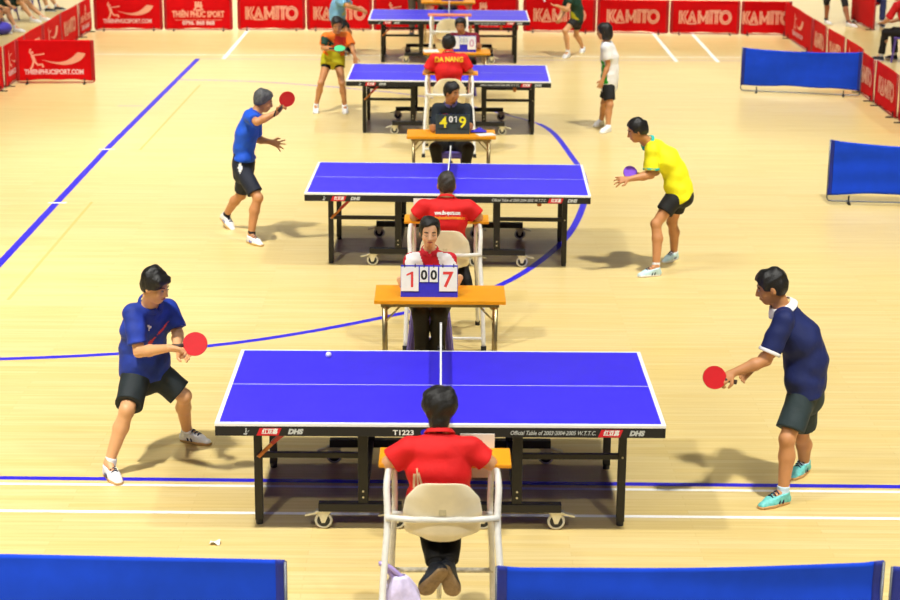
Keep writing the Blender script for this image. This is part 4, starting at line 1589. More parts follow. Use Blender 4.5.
        if stripe is not None:
            for sx in (-1, 1):
                for q in (0.035, 0.065):
                    a_ = hb + fd * q * s + side * sx * 0.043 * s + fu * 0.020 * s
                    MB().tube([a_, a_ - fd * 0.008 - side * sx * 0.004 * s + fu * 0.018 * s, a_ - fd * 0.018 - side * sx * 0.016 * s + fu * 0.038 * s], 0.0062, 6).build('stripe', stripe, sh_, smooth=True, offset=base)
        if vox < 0.009:
            for q in (0.055, 0.080, 0.105):
                c = hb + fd * q * s + fu * (0.108 - 0.36 * (q - 0.02)) * s
                MB().tube([c - side * 0.024 * s - fu * 0.010, c + fu * 0.004, c + side * 0.024 * s - fu * 0.010], 0.0045, 6).build('lace', LACE, sh_, smooth=True, offset=base)
    out['J'] = J
    out['fm'], out['up'], out['base'] = fm, up, base
    return out


PRUB = mat('red_rubber', (206, 10, 26), 0.55, var=0.03)
PBLK = mat('black_rubber_sheet', (24, 24, 26), 0.5)
PWOOD = mat('paddle_wood', (196, 150, 96), 0.5)
PHND = mat('paddle_handle', (60, 42, 36), 0.5)


def paddle(label, c, hdl, n, rub=PRUB, w=0.152, r2=PBLK):
    """blade centre c, hdl direction toward the handle, n the face normal"""
    c = V(c)
    h = unit(hdl)
    n = unit(np.asarray(n, float) - h * (np.asarray(n, float) @ h))
    t = np.cross(h, n)
    root = thing('table_tennis_paddle', label, 'paddle', c)
    ol = [(0.5 * w * math.cos(a) * 1.0, 0.5 * w * 1.06 * math.sin(a)) for a in [2 * PI * i / 40 for i in range(40)]]
    ol = [(x, y if y > -0.9 * 0.5 * w * 1.06 else -0.5 * w * 1.0) for x, y in ol]

    def pr(off, d, m_, name, k=1.0, par=root):
        return MB().prism([(x * k, y * k) for x, y in ol], tuple(n * off), tuple(t), tuple(-h), d).build(name, m_, par, bevel=0.0006)
    nn = np.cross(t, -h)
    sg = 1.0 if nn @ n > 0 else -1.0
    bl = pr(-0.003 * 1, 0.006 * sg, PWOOD, 'blade')
    pr(0.003, 0.004 * sg, rub, 'rubber_sheet', 0.985)
    pr(-0.003, -0.004 * sg, r2, 'rubber_sheet', 0.985)
    MB().tube([tuple(h * (0.5 * w - 0.005)), tuple(h * (0.5 * w + 0.035)), tuple(h * (0.5 * w + 0.075))], [0.013, 0.0125, 0.0155], 12).build('handle', PHND, root, smooth=True)
    return root


def print_on(o, s, c, ux, uy, ray_d, size, m_, base, name='lettering', width=None, bold=0.001, geo=None):
    """flat lettering laid on a garment: every corner dropped on the cloth along ray_d"""
    me = o.data
    bvh = BVHTree.FromPolygons([v.co.copy() for v in me.vertices], [tuple(p.vertices) for p in me.polygons])
    if geo is None:
        vs, fs = text_geo(s, size, 0, bold, width=width)
    else:
        vs, fs = geo
    bm = bmesh.new()
    for x, y in vs:
        bm.verts.new((x, y, 0))
    bm.verts.ensure_lookup_table()
    for f in fs:
        try:
            bm.faces.new([bm.verts[i] for i in f])
        except ValueError:
            pass
    L = 0.012
    for _ in range(3):
        e = [e for e in bm.edges if e.calc_length() > L]
        if e:
            bmesh.ops.subdivide_edges(bm, edges=e, cuts=1)
    bmesh.ops.triangulate(bm, faces=bm.faces)
    bm.verts.index_update()
    V2 = [v.co.copy() for v in bm.verts]
    F2 = [tuple(v.index for v in f.verts) for f in bm.faces]
    bm.free()
    c, ux, uy, rd = Vector(c) - Vector(base), Vector(ux), Vector(uy), Vector(ray_d).normalized()
    pts, good = [], []
    for p in V2:
        q = c + ux * p.x + uy * p.y - rd * 0.4
        hit = bvh.ray_cast(q, rd, 1.0)
        if hit[0] is None:
            pts.append(q)
            good.append(False)
        else:
            pts.append(hit[0] - rd * 0.004)
            good.append(True)
    F2 = [f for f in F2 if all(good[i] for i in f)]
    mb = MB().add([tuple(p) for p in pts], F2)
    return mb.build(name, m_, o)


def panel(P, o, pts, Y, m_, name):
    """printed cloth panel of a garment, its outline read off where the ray through each corner meets the cloth"""
    p0 = at(pts[0][0], pts[0][1], Y)
    k = float((p0 - CAM) @ AF) / FPX
    q = 0.010 / k if k < 0.0105 else 1.0
    q = min(q, 1.0)
    xs, ys = [p[0] for p in pts], [p[1] for p in pts]

    def inside(x, y):
        r = False
        for (xa, ya), (xb, yb) in zip(pts, pts[1:] + pts[:1]):
            if (ya > y) != (yb > y) and x < (xb - xa) * (y - ya) / (yb - ya) + xa:
                r = not r
        return r
    num, vs, fs = {}, [], []
    nx, ny = int((max(xs) - min(xs)) / q) + 2, int((max(ys) - min(ys)) / q) + 2
    me = o.data
    bvh = BVHTree.FromPolygons([v.co.copy() for v in me.vertices], [tuple(p.vertices) for p in me.polygons])
    base = Vector(P['base'])

    def vert(i, j):
        if (i, j) not in num:
            x, y = min(xs) + i * q, min(ys) + j * q
            rd = Vector(unit(ray(x, y)))
            hit = bvh.ray_cast(Vector(CAM) - base, rd)
            if hit[0] is None or abs(hit[0].y + base.y - Y) > 0.6:
                num[(i, j)] = -1
            else:
                num[(i, j)] = len(vs)
                vs.append(tuple(hit[0] - rd * 0.005))
        return num[(i, j)]
    for i in range(nx):
        for j in range(ny):
            if inside(min(xs) + (i + 0.5) * q, min(ys) + (j + 0.5) * q):
                f = [vert(i, j), vert(i, j + 1), vert(i + 1, j + 1), vert(i + 1, j)]
                if min(f) >= 0:
                    z = [vs[a][1] for a in f]
                    if max(z) - min(z) < 4 * q * k + 0.03:
                        fs.append(tuple(f))
    return MB().add(vs, fs).build(name, m_, o, smooth=True) if fs else None
# ------------------------------------------------------------------ the players
def joints(d):
    return {k: (on_floor(v[0], v[1], v[3]) if v[2] == 'z' else at(*v)) for k, v in d.items()}


# --- left player of the nearest table
J = joints(dict(head=(155.5, 286, .38), shR=(133, 313, .42), shL=(168, 308, .66), elR=(139, 352, .30), wrR=(169.5, 348, .10), elL=(178, 334, .58), wrL=(177, 347, .36),
                hipR=(137, 374, .60), hipL=(153, 371, .70), knR=(127, 410, .34), anR=(109, 463, .30), toeR=(118, 484, 'z', .02), knL=(184, 396, .70), anL=(187, 431, 1.0), toeL=(211, 441, 'z', .02)))
p1c = at(195, 344, .16)
hnd = unit(J['wrR'] + np.array([0.03, -0.03, 0.02]) - p1c)
P1 = person('player in bright navy shirt and dark shorts left of the nearest table', J, (0.80, -0.42, -0.30), s=0.98, hairstyle='fringe', vox=0.0065,
            shirt=NAVY2, collar=NAVY2, legs_mat=DKSH, leg_t=0.86, shoes=SHW, sole=GUM, socks=SOCKW, stripe=LACE, slim=1.08, collar_w=0.5, hunch=0.05, headup=(0.1, -0.05, 1), sleeve=0.80, skin=SKIN_L, belly=0.012, hem=0.09, waist=0.12,
            hands={'R': dict(d=unit(p1c - J['wrR'] + np.array([0, 0, -0.06])), n=(0.1, -0.5, -0.9), side=-1, curl=0.95, thumb=0.9), 'L': dict(d=(0.7, -0.3, -0.4), n=(0, -1, 0.1), side=1, curl=0.5)})
paddle('red paddle held by the navy shirted player at the left of the nearest table', p1c, (-0.90, 0.05, -0.12), (0.05, -0.9, 0.42), w=0.158)
so = P1['shirt']
b1 = P1['base']
panel(P1, so, [(147, 343), (163, 331), (170, 319), (158, 333), (151, 346)], .3, mat('red_shirt_print', (206, 66, 86), 0.7), 'shirt_flash')
panel(P1, so, [(147.5, 325), (152, 326), (149, 331)], .3, WHT, 'chest_mark')

# --- right player of the nearest table
J = joints(dict(head=(771, 287, .12), shL=(784, 320, -.04), shR=(788, 312, .34), elL=(766, 360, -.10), wrL=(733, 373, -.12), elR=(772, 352, .45), wrR=(752, 368, .35),
                hipL=(803, 392, .04), hipR=(807, 388, .24), knL=(787, 439, -.10), anL=(783, 492, -.12), toeL=(757, 507, 'z', .02), knR=(801, 436, .36), anR=(804, 465, .46), toeR=(790, 478, 'z', .02)))
p2c = at(714.5, 377.5, -.16)
P2 = person('player in navy polo shirt with white collar at the right end of the nearest table', J, (-0.92, 0.10, -0.32), s=1.0, hairstyle='short', vox=0.0065, shirt=NAVY, collar=WHC, cuff=WHC,
            legs_mat=cloth('slate_shorts', (36, 52, 56)), leg_t=0.80, shoes=SHT, sole=GUM, stripe=LACE, socks=mat('pale_blue_sock', (196, 220, 236), 0.8), hunch=0.06, sleeve=0.82, belly=0.03, hem=0.07, waist=0.12, headup=(-0.15, 0, 1), collar_w=0.95,
            hands={'L': dict(d=unit(p2c - J['wrL'] + np.array([0, 0, -0.05])), n=(0.0, 0.6, -0.75), side=1, curl=0.95, thumb=0.9), 'R': dict(n=(0, -1, 0))})
paddle('red paddle held low by the player in the white collared navy polo', p2c, (0.88, 0.10, -0.22), (-0.25, -0.80, 0.35), w=0.150)

# --- left player of the second table
J = joints(dict(head=(263.5, 101, 7.12), shR=(250, 116, 6.95), shL=(256, 116, 7.28), elR=(257, 122, 6.70), wrR=(277, 112.5, 6.72), elL=(255, 139, 7.40), wrL=(271, 142, 7.32),
                hipR=(242, 169, 7.08), hipL=(246, 168, 7.26), knR=(258, 198, 6.95), anR=(251, 235, 6.93), toeR=(265, 246, 'z', .02), knL=(241, 195, 7.45), anL=(226, 215, 7.62), toeL=(231, 227, 'z', .021)))
p3c = at(287, 99, 6.68)
P3 = person('grey haired player in royal blue shirt raising a red paddle at the second table', J, (0.93, 0.12, -0.34), s=0.98, hair=HAIRG, hairstyle='short', vox=0.008, shirt=ROYAL, legs_mat=cloth('dark_navy_shorts', (26, 32, 50)), leg_t=0.82,
            shoes=SHW, sole=mat('tan_sole', (214, 176, 110), 0.6), socks=SOCKB, hunch=0.04, sleeve=0.78, skin=SKIN, hem=0.30, slim=0.93, waist=0.32, stripe=mat('blue_shoe_accent', (30, 70, 200), 0.5),
            hands={'R': dict(d=(0.6, 0, 0.75), n=(0.5, -0.5, -0.3), side=-1, curl=0.95, thumb=0.9), 'L': dict(d=(0.9, -0.2, -0.25), n=(0.2, 0.8, -0.4), side=1, curl=0.12, spread=1.0, thumb=0.1)})
paddle('red paddle raised by the grey haired player in royal blue', p3c, (-0.52, 0.05, -0.75), (0.30, -0.85, 0.05), w=0.155)
tag(MB().tube([tuple(J['wrR'] + (J['wrR'] - J['elR']) * -0.10 + np.array([0.030 * math.cos(a) * 0.35, 0.031 * math.sin(a), 0.030 * math.cos(a)])) for a in [2 * PI * i / 16 for i in range(16)]], 0.008, 6, closed=True).build('wristwatch', SOCKB, smooth=True), 'black watch on the raised wrist of the grey haired player', 'watch')
panel(P3, P3['legs'], [(240, 161), (243, 168), (240, 174), (237.5, 168)], 7.0, WHT, 'shorts_patch')

# --- right player of the second table
J = joints(dict(head=(637, 130.5, 5.95), shL=(652, 150, 5.85), shR=(655, 146, 6.2), elL=(651, 175, 5.8), wrL=(629, 179, 5.72), elR=(656, 172, 6.3), wrR=(638, 176, 6.12),
                hipL=(678, 193, 5.92), hipR=(681, 191, 6.1), knL=(656, 224, 5.82), anL=(656, 267, 5.72), toeL=(634, 276, 'z', .02), knR=(672, 222, 6.22), anR=(674, 254, 6.35), toeR=(661, 262, 'z', .02)))
P4 = person('player in yellow shirt and black shorts leaning forward at the right of the second table', J, (-0.93, -0.05, -0.36), s=0.97, hairstyle='short', vox=0.008, shirt=YEL, collar=TEAL, cuff=TEAL, legs_mat=BLKC, leg_t=0.62,
            shoes=SHP, sole=SOLEW, socks=SOCKW, hunch=0.06, sleeve=0.80, hem=-0.02, collar_w=0.5, loose=0.018, stripe=LACE,
            hands={'L': dict(d=(-0.95, -0.1, -0.1), n=(0.1, 0.6, -0.6), side=1, curl=0.28, spread=0.6, thumb=0.2), 'R': dict(d=(-0.9, -0.1, 0.1), n=(0, -0.4, -0.9), side=-1, curl=0.95, thumb=0.9)})
paddle('violet paddle held behind the forearm of the yellow shirted player', at(630.5, 173, 5.98), (0.85, 0.28, -0.15), (0.1, -0.8, 0.5), rub=mat('violet_rubber', (126, 70, 220), 0.5), w=0.145, r2=mat('violet_rubber', (126, 70, 220)))

# --- woman player at the left of the third table
J = joints(dict(head=(337, 25, 14.72), shR=(326, 36, 14.8), shL=(347, 36, 14.85), elR=(323, 48, 14.72), wrR=(333, 49, 14.58), elL=(352, 47, 14.78), wrL=(355, 57, 14.7),
                hipR=(328, 60, 14.98), hipL=(338, 60, 15.0), knR=(321, 83, 14.82), anR=(316, 106, 14.9), toeR=(315, 114, 'z', .02), knL=(342, 83, 14.82), anL=(345, 107, 14.9), toeL=(346, 114, 'z', .02)))
P5 = person('woman in orange and yellow top holding a green paddle at the third table', J, (0.12, -0.85, -0.45), s=0.97, female=True, hairstyle='tied', vox=0.010, shirt=ORC, legs='skirt', legs_mat=OLIVE, leg_t=0.26, waist=0.50, shoes=SHW, sole=SOLEW,
            socks=SOCKW, hunch=0.03, sleeve=0.8, hem=0.42, skin=SKIN, slim=1.05,
            hands={'R': dict(d=(0.9, -0.3, 0), n=(0, 0.2, -1), side=-1, curl=0.9), 'L': dict(d=(0.1, -0.1, -1), n=(0.3, 0.8, 0), side=1, curl=0.3)})
so = P5['shirt']
panel(P5, so, [(320, 35), (326, 37), (331, 41), (336, 44), (330, 46), (321, 47)], 14.7, GREENC, 'green_panel')
panel(P5, so, [(335, 36), (346, 37), (345, 50), (333, 50)], 14.7, mat('red_chest_print', (220, 50, 24), 0.7), 'red_panel')
paddle('green paddle held flat by the woman in orange and yellow', at(339.5, 48.5, 14.52), (-0.95, 0.1, 0), (0.05, -0.45, 0.9), rub=mat('green_rubber', (70, 210, 140), 0.5), w=0.155)
# black under-shorts below the skirt
G = Field(at(320, 75, 14.7) - 0.3, at(345, 55, 15.1) + 0.3, 0.010)
for S_ in 'RL':
    a_, b_ = V(P5['J']['hip' + S_]), V(P5['J']['kn' + S_])
    ud = unit(b_ - a_)
    G.cone(a_, a_ + (b_ - a_) * 0.6, 0.070, 0.072, 0.02, planes=[(a_ + (b_ - a_) * 0.36, ud)])
field_obj(G, 'under_shorts', BLKC, P5['root'], P5['base'])

# --- right player of the third table
J = joints(dict(head=(604, 31.5, 13.6), shL=(606, 47, 13.52), shR=(608, 45, 13.82), elL=(608, 65, 13.5), wrL=(602.5, 80, 13.45), elR=(611, 64, 13.93), wrR=(607, 80, 13.9),
                hipL=(608, 83, 13.6), hipR=(610, 82, 13.78), knL=(610, 105, 13.5), anL=(608, 128, 13.45), toeL=(597, 133, 'z', .02), knR=(604, 103, 13.8), anR=(601, 122, 13.95), toeR=(588, 127, 'z', .02)))
P6 = person('woman with black bob in white and green top right of the third table', J, (-0.97, -0.05, -0.12), s=0.97, female=True, hairstyle='bob', vox=0.010, shirt=WHC, legs_mat=BLKC, leg_t=0.78, shoes=SHW, sole=SOLEW,
            socks=SOCKW, hunch=0.03, sleeve=0.72, hem=-0.12, skin=SKIN, slim=1.05, loose=0.02, hands={'L': dict(n=(0, 1, 0), side=-1, curl=0.5), 'R': dict(n=(0, -1, 0), side=1, curl=0.5)})
panel(P6, P6['shirt'], [(598, 58), (604, 62), (608, 84), (598, 84)], 13.4, GREENL, 'green_panel')

# --- woman player at the right of the farthest table
J = joints(dict(head=(566, -17, 20.8), shR=(569, -4, 20.95), shL=(572, -5, 20.65), elR=(563, 12, 20.95), wrR=(560, 18, 20.85), elL=(567, 10, 20.5), wrL=(558, 6, 20.4),
                hipL=(576, 19, 20.82), hipR=(578, 18, 21.0), knL=(565, 31, 20.68), anL=(568, 52, 20.75), toeL=(562, 58, 'z', .02), knR=(576, 35, 21.2), anR=(583, 48, 21.5), toeR=(581, 52.5, 'z', .02)))
P7 = person('woman in dark green top and black shorts at the right of the farthest table', J, (-0.9, -0.2, -0.3), s=0.98, female=True, hairstyle='tied', vox=0.011, shirt=GREENC, legs_mat=BLKC, leg_t=0.55, shoes=SHW, sole=SOLEW, socks=SOCKW,
            hunch=0.05, sleeve=0.6, skin=SKIN_L, face=True, hem=0.06, hands={'L': dict(d=(-1, 0, 0.15), n=(0, 0, 1), side=-1, curl=0.3), 'R': dict(n=(-0.6, 0.5, 0), side=1, curl=0.8)})
panel(P7, P7['shirt'], [(567, 9), (571, 10), (579, 20), (574, 21), (570, 16)], 20.6, OLIVE, 'yellow_panel')

# --- player in light blue at the left of the farthest table
J = joints(dict(head=(349, -8, 20.9), shR=(339, 1, 20.72), shL=(345, 0, 21.1), elR=(349, 6, 20.55), wrR=(359, 9, 20.6), elL=(352, 7, 21.2), wrL=(361, 10, 21.1),
                hipR=(336, 18, 20.9), hipL=(339, 18, 21.08), knR=(347, 32, 20.85), anR=(341, 52, 20.9), toeR=(349, 56, 'z', .02), knL=(349, 33, 21.2), anL=(347, 49, 21.4), toeL=(353, 53, 'z', .02)))
P8 = person('player in light blue shirt bending behind the woman in orange and yellow', J, (0.9, -0.1, -0.4), s=0.98, hairstyle='short', vox=0.011, shirt=SKYC, legs_mat=DKSH, leg_t=0.7, shoes=SHD, sole=SOLEW, socks=SOCKB, hunch=0.06, sleeve=0.7, skin=SKIN,
            hands={'R': dict(n=(0, 0.3, -1), side=-1, curl=0.6), 'L': dict(n=(0, 0.3, -1), side=1, curl=0.6)})
panel(P8, P8['shirt'], [(343, 4), (351, 1), (349, 13), (342, 16)], 20.7, OLIVE, 'yellow_panel')


# ------------------------------------------------------------------ umpires seated with their backs to the camera
def umpire(x, y, label, hair, hairstyle, vox, s=1.0, feet=None, head_dx=0.0, head_dz=0.0, shoulder=0.19, skin=SKIN, legs_mat=BLKC, hips=0.0, elbow=0.30, collar=REDS, elz=1.035, shz=1.12, female=False, hunch=0.02, shoe_s=1.0):
    X = lambda a, b, c: np.array([x + a, y + b, c])
    J = dict(head=X(head_dx, 0.135, shz + 0.165 + head_dz), shR=X(shoulder, 0.035, shz), shL=X(-shoulder, 0.035, shz), elR=X(elbow, 0.03, elz), elL=X(-elbow, 0.03, elz),
             wrR=X(0.15, 0.20, 1.035), wrL=X(-0.15, 0.20, 1.035), hipR=X(0.085, 0.045, 0.705), hipL=X(-0.085, 0.045, 0.705), knR=X(0.09, 0.40, 0.675), knL=X(-0.09, 0.40, 0.675))
    f = feet or dict(anR=(0.12, 0.27, 0.38), anL=(-0.12, 0.27, 0.38), toeR=(0.13, 0.42, 0.33), toeL=(-0.13, 0.42, 0.33))
    for k, v in f.items():
        J[k] = X(*v)
    return person(label, J, (0, 1, -0.25), s=s, hair=hair, hairstyle=hairstyle, vox=vox, shirt=REDS, collar=collar, legs='trousers', legs_mat=legs_mat, leg_t=0.93, shoes=SHD, sole=SOLEB, socks=SOCKB, hunch=hunch,
                  sleeve=0.84, skin=skin, hem=0.02, flat=False, collar_w=0.5, shoe_s=shoe_s, headup=(0, 0.15, 1), female=female, hands={'R': dict(d=(-0.9, 0.4, 0), n=(0, 0, -1), side=-1, curl=0.35), 'L': dict(d=(0.9, 0.4, 0), n=(0, 0, -1), side=1, curl=0.35)})


U1 = umpire(CHX[0] - 0.018, CHY[0], 'umpire in red shirt with black hair seated in the foreground with back to the camera', HAIR, 'nape', 0.0065, s=0.98, skin=SKIN_L, shoulder=0.165, elbow=0.270, elz=1.005,
            feet=dict(anR=(0.050, 0.02, 0.41), anL=(-0.015, -0.02, 0.42), toeR=(0.115, 0.0, 0.20), toeL=(-0.135, -0.04, 0.23)), hunch=0.02, shoe_s=0.62, shz=1.085, head_dz=0.027)
print_on(U1['shirt'], '', at(418, 478, -2.2), AR, AU, AF, 0, mat('pale_shirt_print', (226, 190, 150), 0.7), U1['base'], 'shirt_print',
         geo=([(-0.030, -0.06), (-0.018, -0.06), (-0.012, 0.02), (-0.026, 0.02), (-0.006, -0.06), (0.006, -0.06), (-0.002, 0.05), (-0.010, 0.05), (0.016, -0.06), (0.028, -0.05), (0.006, 0.03), (0.0, 0.02)], [(0, 1, 2, 3), (4, 5, 6, 7), (8, 9, 10, 11)]))
U2 = umpire(CHX[1] + 0.01, CHY[1], 'grey haired umpire in red shirt with white lettering on the back at the second table', HAIRM, 'cropped', 0.0075, s=0.98, skin=SKIN, shoulder=0.185, elbow=0.27, shz=1.12,
            feet=dict(anR=(0.20, 0.10, 0.33), anL=(-0.17, 0.20, 0.38), toeR=(0.19, 0.26, 0.30), toeL=(-0.17, 0.36, 0.33)))
print_on(U2['shirt'], 'www.dhv-sports.com', at(447.5, 212, 3.4), AR, AU, AF, 0.045, WHT, U2['base'], 'back_lettering', width=0.215, bold=0.0025)
print_on(U2['shirt'], 'www.lienbongbanvietnam.vn', at(446, 217, 3.4), AR, AU, AF, 0.036, mat('orange_lettering', (246, 150, 30), 0.6), U2['base'], 'back_lettering', width=0.32, bold=0.002)
U3 = umpire(CHX[2] - 0.01, CHY[2], 'black haired umpire in red shirt with yellow lettering on the back at the third table', HAIR, 'short', 0.009, s=1.0, skin=SKIN, shoulder=0.185, elbow=0.28, shz=1.19, head_dz=0.01)
print_on(U3['shirt'], 'DA NANG', at(449, 56, 11.6), AR, AU, AF, 0.085, mat('yellow_lettering', (250, 196, 40), 0.6), U3['base'], 'back_lettering', width=0.36, bold=0.004)


# ------------------------------------------------------------------ scorers seated behind the desks, facing the camera
def scorer(x, y, label, shirt, hair, hairstyle, vox, hf, head, sh=0.19, shz=0.98, female=False, legs_mat=BLKC, skin=SKIN, collar=None, collar_w=0.35, kn=0.11, hy=0.0, hands_at=None, s=0.98, closed=False, slim=1.0):
    X = lambda a, b, c: np.array([x + a, y + b, c])
    hx, hz = head
    hl, hr_ = hands_at
    J = dict(head=X(hx, -0.115, hz), shR=X(-sh, -0.02, shz), shL=X(sh, -0.02, shz), elR=X(-sh - 0.02, -0.12, shz - 0.22), elL=X(sh + 0.02, -0.12, shz - 0.22), wrR=X(*hl), wrL=X(*hr_),
             hipR=X(-0.085, 0.02, 0.52), hipL=X(0.085, 0.02, 0.52), knR=X(-kn, -0.37, 0.53), knL=X(kn, -0.37, 0.53), anR=X(-kn * 0.7, -0.34, 0.10), anL=X(kn * 0.7, -0.34, 0.10), toeR=X(-kn * 0.8, -0.5, 0.02), toeL=X(kn * 0.8, -0.5, 0.02))
    return person(label, J, hf, s=s, hair=hair, hairstyle=hairstyle, vox=vox, shirt=shirt, collar=collar, legs='trousers', legs_mat=legs_mat, leg_t=0.95, shoes=SHD, sole=SOLEW, socks=None, closed=closed, slim=slim, collar_w=collar_w, hunch=0.03, sleeve=0.85, skin=skin, hem=0.05,
                  female=female, hands={'R': dict(d=(0.15, -0.9, 0.1), n=(1, 0, 0), side=-1, curl=0.6), 'L': dict(d=(-0.15, -0.9, 0.1), n=(-1, 0, 0), side=1, curl=0.6)})


S1 = scorer(SY[0][0], SY[0][1], 'woman scorer in red and white polo shirt looking down behind the blue scoreboard', REDW, HAIR, 'tied', 0.0075, (0.06, -0.95, -0.14), (-0.008, 1.125), sh=0.150, shz=0.872, female=True, slim=1.1, skin=mat('skin_pale', (236, 186, 146), 0.5, var=0.04, scale=14), collar=mat('crimson_collar', (206, 22, 48), 0.7),
            kn=0.075, closed=True, hands_at=((-0.24, -0.36, 0.80), (0.235, -0.36, 0.82)))
for pts in ([(406, 254), (419, 251), (424, 266), (405, 266)], [(436, 251), (450, 254), (458, 266), (440, 266)]):
    panel(S1, S1['shirt'], pts, 2.8, WHC, 'white_panel')
S2 = scorer(SY[1][0], SY[1][1], 'man scorer in dark slate polo shirt looking aside behind the 4 and 9 scoreboard', DKPOLO, HAIR, 'short', 0.009, (0.72, -0.62, -0.22), (0.0, 1.135), sh=0.170, shz=0.925, collar=mat('violet_collar', (90, 84, 150), 0.7), kn=0.19,
            hands_at=((-0.24, -0.52, 0.80), (0.22, -0.52, 0.82)))
print_on(S2['shirt'], '', at(445, 114, 9.5), AR, AU, AF, 0, REDS, S2['base'], 'chest_badge', geo=([(-0.03, -0.02), (0.03, -0.02), (0.03, 0.02), (-0.03, 0.02)], [(0, 1, 2, 3)]))
S3 = scorer(SY[2][0], SY[2][1], 'scorer in dark red shirt behind the blue and white scoreboard of the third table', MAROON, HAIR, 'short', 0.010, (-0.1, -0.95, -0.2), (-0.06, 1.065), sh=0.17, shz=0.88, kn=0.12, hands_at=((-0.24, -0.5, 0.80), (0.24, -0.5, 0.82)))
S4 = scorer(SY[3][0] - 0.05, SY[3][1], 'scorer in dark trousers behind the farthest table, cut off by the top edge', MAROON, HAIR, 'short', 0.012, (0, -0.9, -0.35), (0.0, 1.11), sh=0.19, shz=0.93, kn=0.14, hands_at=((-0.24, -0.5, 0.80), (0.24, -0.5, 0.82)))

# ------------------------------------------------------------------ people standing and watching
p = on_floor(413.5, 35.5)
X = lambda a, b, c: p + np.array([a, b, c])
person('person in brown trousers standing behind the left half of the farthest table', dict(head=X(0.06, 0.0, 1.52), shR=X(-0.13, 0, 1.32), shL=X(0.24, 0, 1.32), elR=X(-0.18, 0.02, 1.06), elL=X(0.29, 0.02, 1.06), wrR=X(-0.17, -0.08, 0.84), wrL=X(0.28, -0.08, 0.84),
       hipR=X(-0.03, 0, 0.82), hipL=X(0.15, 0, 0.82), knR=X(-0.03, -0.02, 0.45), knL=X(0.14, 0.0, 0.45), anR=X(-0.03, 0.0, 0.08), anL=X(0.13, 0.10, 0.08), toeR=X(-0.05, -0.18, 0.02), toeL=X(0.15, -0.08, 0.02)),
       (0.2, -0.95, -0.1), hairstyle='short', vox=0.012, shirt=WHC, legs='trousers', legs_mat=BROWNT, leg_t=0.9, shoes=SHD, sole=SOLEW, socks=SOCKB, hands={'R': dict(n=(1, 0, 0), side=-1), 'L': dict(n=(-1, 0, 0), side=1)})
p = on_floor(826, 24)
X = lambda a, b, c: p + np.array([a, b, c])
person('bystander in black shorts standing beyond the right side banners', dict(head=X(0.12, 0.0, 1.60), shR=X(-0.08, 0, 1.38), shL=X(0.32, 0, 1.38), elR=X(-0.14, 0.02, 1.10), elL=X(0.38, 0.02, 1.10), wrR=X(-0.13, -0.08, 0.86), wrL=X(0.37, -0.08, 0.86),
       hipR=X(0.03, 0, 0.86), hipL=X(0.22, 0, 0.86), knR=X(-0.02, -0.02, 0.46), knL=X(0.30, -0.25, 0.46), anR=X(0.0, 0.0, 0.08), anL=X(0.36, -0.45, 0.08), toeR=X(0.08, -0.18, 0.02), toeL=X(0.50, -0.60, 0.02)),
       (-0.2, -0.95, -0.1), hairstyle='short', vox=0.012, shirt=GREENC, legs='trousers', legs_mat=BLKC, leg_t=0.2, shoes=SHW, sole=SOLEW, socks=SOCKB, skin=SKIN_D, hands={'R': dict(n=(1, 0, 0), side=-1), 'L': dict(n=(-1, 0, 0), side=1)})


def seat(x, y, rz, label, m_, h=0.0):
    """plastic armless chair for the spectators, facing +y before turning"""
    r = thing('plastic_chair', label, 'chair', (x, y, 0), rz, 'spectator chairs')
    MB().box((0, 0, 0.43 - h), (0.40, 0.40, 0.03)).build('seat', m_, r, bevel=0.012)
    MB().grid(lambda u, v: ((u - 0.5) * (0.40 - 0.06 * v), -0.20 - 0.08 * v - 0.03 * (1 - (2 * u - 1) ** 2), 0.44 - h + 0.40 * v), 10, 8).build('backrest', m_, r, smooth=True, solid=0.012)
    for sx in (-1, 1):
        for sy in (-1, 1):
            MB().tube([(sx * 0.17, sy * 0.17, 0.42 - h), (sx * 0.20, sy * 0.21, 0.0)], [0.022, 0.017], 8).build('leg', m_, r)
    return r


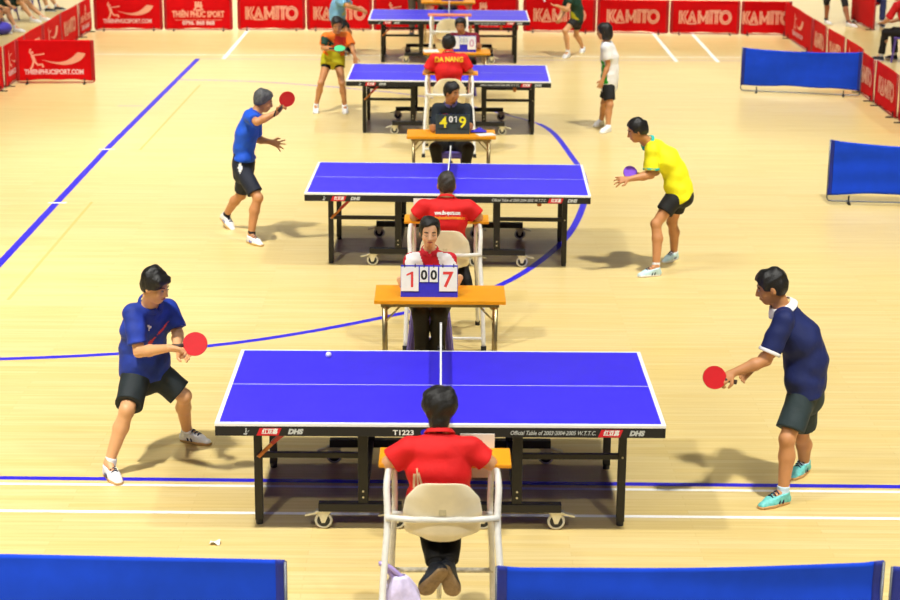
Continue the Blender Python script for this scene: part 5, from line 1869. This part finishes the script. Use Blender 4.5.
def watcher(x, y, ang, label, shirt, legs_mat, legs='shorts', shoes=SHW, skin=SKIN_L, lean=0.12, sleeve=0.7, knees=0.14, hair=HAIR, arms='lap', female=False, low=0.0, reach=0.0):
    """seated spectator facing direction ang"""
    c, s_ = math.cos(ang), math.sin(ang)
    f = np.array([c, s_, 0])
    r = np.array([s_, -c, 0])
    P = lambda a, b, z: np.array([x, y, 0]) + r * a + f * b + np.array([0, 0, z - (low if z > 0.6 else low * 0.9 if z > 0.515 else low * 0.6 if z > 0.3 else 0)])
    J = dict(head=P(0, lean + 0.10, 1.16), shR=P(0.18, lean, 0.98), shL=P(-0.18, lean, 0.98), hipR=P(0.09, 0, 0.52), hipL=P(-0.09, 0, 0.52), knR=P(knees, 0.40, 0.51), knL=P(-knees, 0.40, 0.50),
             anR=P(knees, 0.36 + reach, 0.09), anL=P(-knees, 0.46 + reach, 0.09), toeR=P(knees + 0.02, 0.55 + reach, 0.02), toeL=P(-knees - 0.02, 0.65 + reach, 0.02))
    if arms == 'lap':
        J.update(elR=P(0.26, lean + 0.10, 0.74), elL=P(-0.26, lean + 0.10, 0.74), wrR=P(0.13, lean + 0.26, 0.66), wrL=P(-0.13, lean + 0.26, 0.66))
    else:
        J.update(elR=P(0.26, lean + 0.14, 0.78), elL=P(-0.26, lean + 0.14, 0.78), wrR=P(0.10, lean + 0.32, 0.86), wrL=P(-0.10, lean + 0.32, 0.86))
    return person(label, J, tuple(f * 0.95 + np.array([0, 0, -0.2])), s=0.98, female=female, hair=hair, hairstyle='short', vox=0.012, shirt=shirt, legs=legs, legs_mat=legs_mat, leg_t=0.9 if legs == 'trousers' else 0.8, shoes=shoes, sole=SOLEW,
                  socks=SOCKW, skin=skin, sleeve=sleeve, group=None, hands={'R': dict(d=tuple(f - r * 0.5), n=(0, 0, -1), side=-1), 'L': dict(d=tuple(f + r * 0.5), n=(0, 0, -1), side=1)})


PUR = mat('purple_plastic', (104, 84, 176), 0.45)
REDP = mat('red_plastic', (176, 16, 26), 0.45)
BLUP = mat('blue_plastic', (60, 66, 200), 0.45)
# right side, beyond the banners
seat(8.12, 20.40, 2.35 - PI / 2, 'purple plastic chair under the spectator in red at the right edge', PUR)
watcher(8.12, 20.40, 2.35, 'spectator in red shirt and black trousers seated at the right edge', REDS, BLKC, legs='trousers', shoes=SHD, arms='lap', lean=0.20, sleeve=0.9)
seat(8.80, 26.00, -1.75 - PI / 2, 'red plastic chair under the seated man in blue at upper right', REDP)
watcher(8.80, 26.00, -1.75, 'spectator in blue shirt and jeans seated at upper right', ROYAL, JEANS, legs='trousers', shoes=SHD, arms='up', lean=0.12, sleeve=0.5)
# left side: three spectators in a row
BOT = cloth('bottle_green_cloth', (12, 44, 36))
for (x_, y_, an, lb, sm, lm, sh_, chm, rch) in ((-8.72, 23.75, -0.30, 'nearest left spectator in dark green shirt, knees above the red banner', BOT, cloth('dark_navy_cloth', (28, 30, 66)), SHW, BLUP, 0.10),
                                                (-8.74, 25.45, -0.15, 'middle left spectator in dark green shirt with white shoes', BOT, BOT, SHW, PUR, 0.26),
                                                (-8.70, 27.30, -0.15, 'far left spectator in dark shirt and teal shorts', DKPOLO, cloth('teal_shorts', (20, 140, 140)), SHD, PUR, 0.12)):
    seat(x_, y_, an - PI / 2, 'plastic chair under the ' + lb.split(',')[0].split(' in ')[0], chm, 0.17)
    watcher(x_, y_ + 0.02, an, lb, sm, lm, shoes=sh_, lean=0.22, low=0.17, reach=rch)

p = on_floor(3, 34)
bg2 = thing('sports_bag', 'violet blue bag on the floor at the left edge beside the nearest spectator', 'bag', p)
VB = mat('violet_bag_cloth', (70, 64, 190), 0.7, bump=0.4, bscale=18)
MB().ell((0, 0, 0.11), (0.17, 0.26, 0.12), 24, 14).build('bag_body', VB, bg2, smooth=True)
MB().tube([(0, -0.14, 0.20), (0, -0.09, 0.29), (0, 0.09, 0.29), (0, 0.14, 0.20)], 0.014, 8).build('handle', mat('dark_strap', (40, 40, 70), 0.7), bg2, smooth=True)
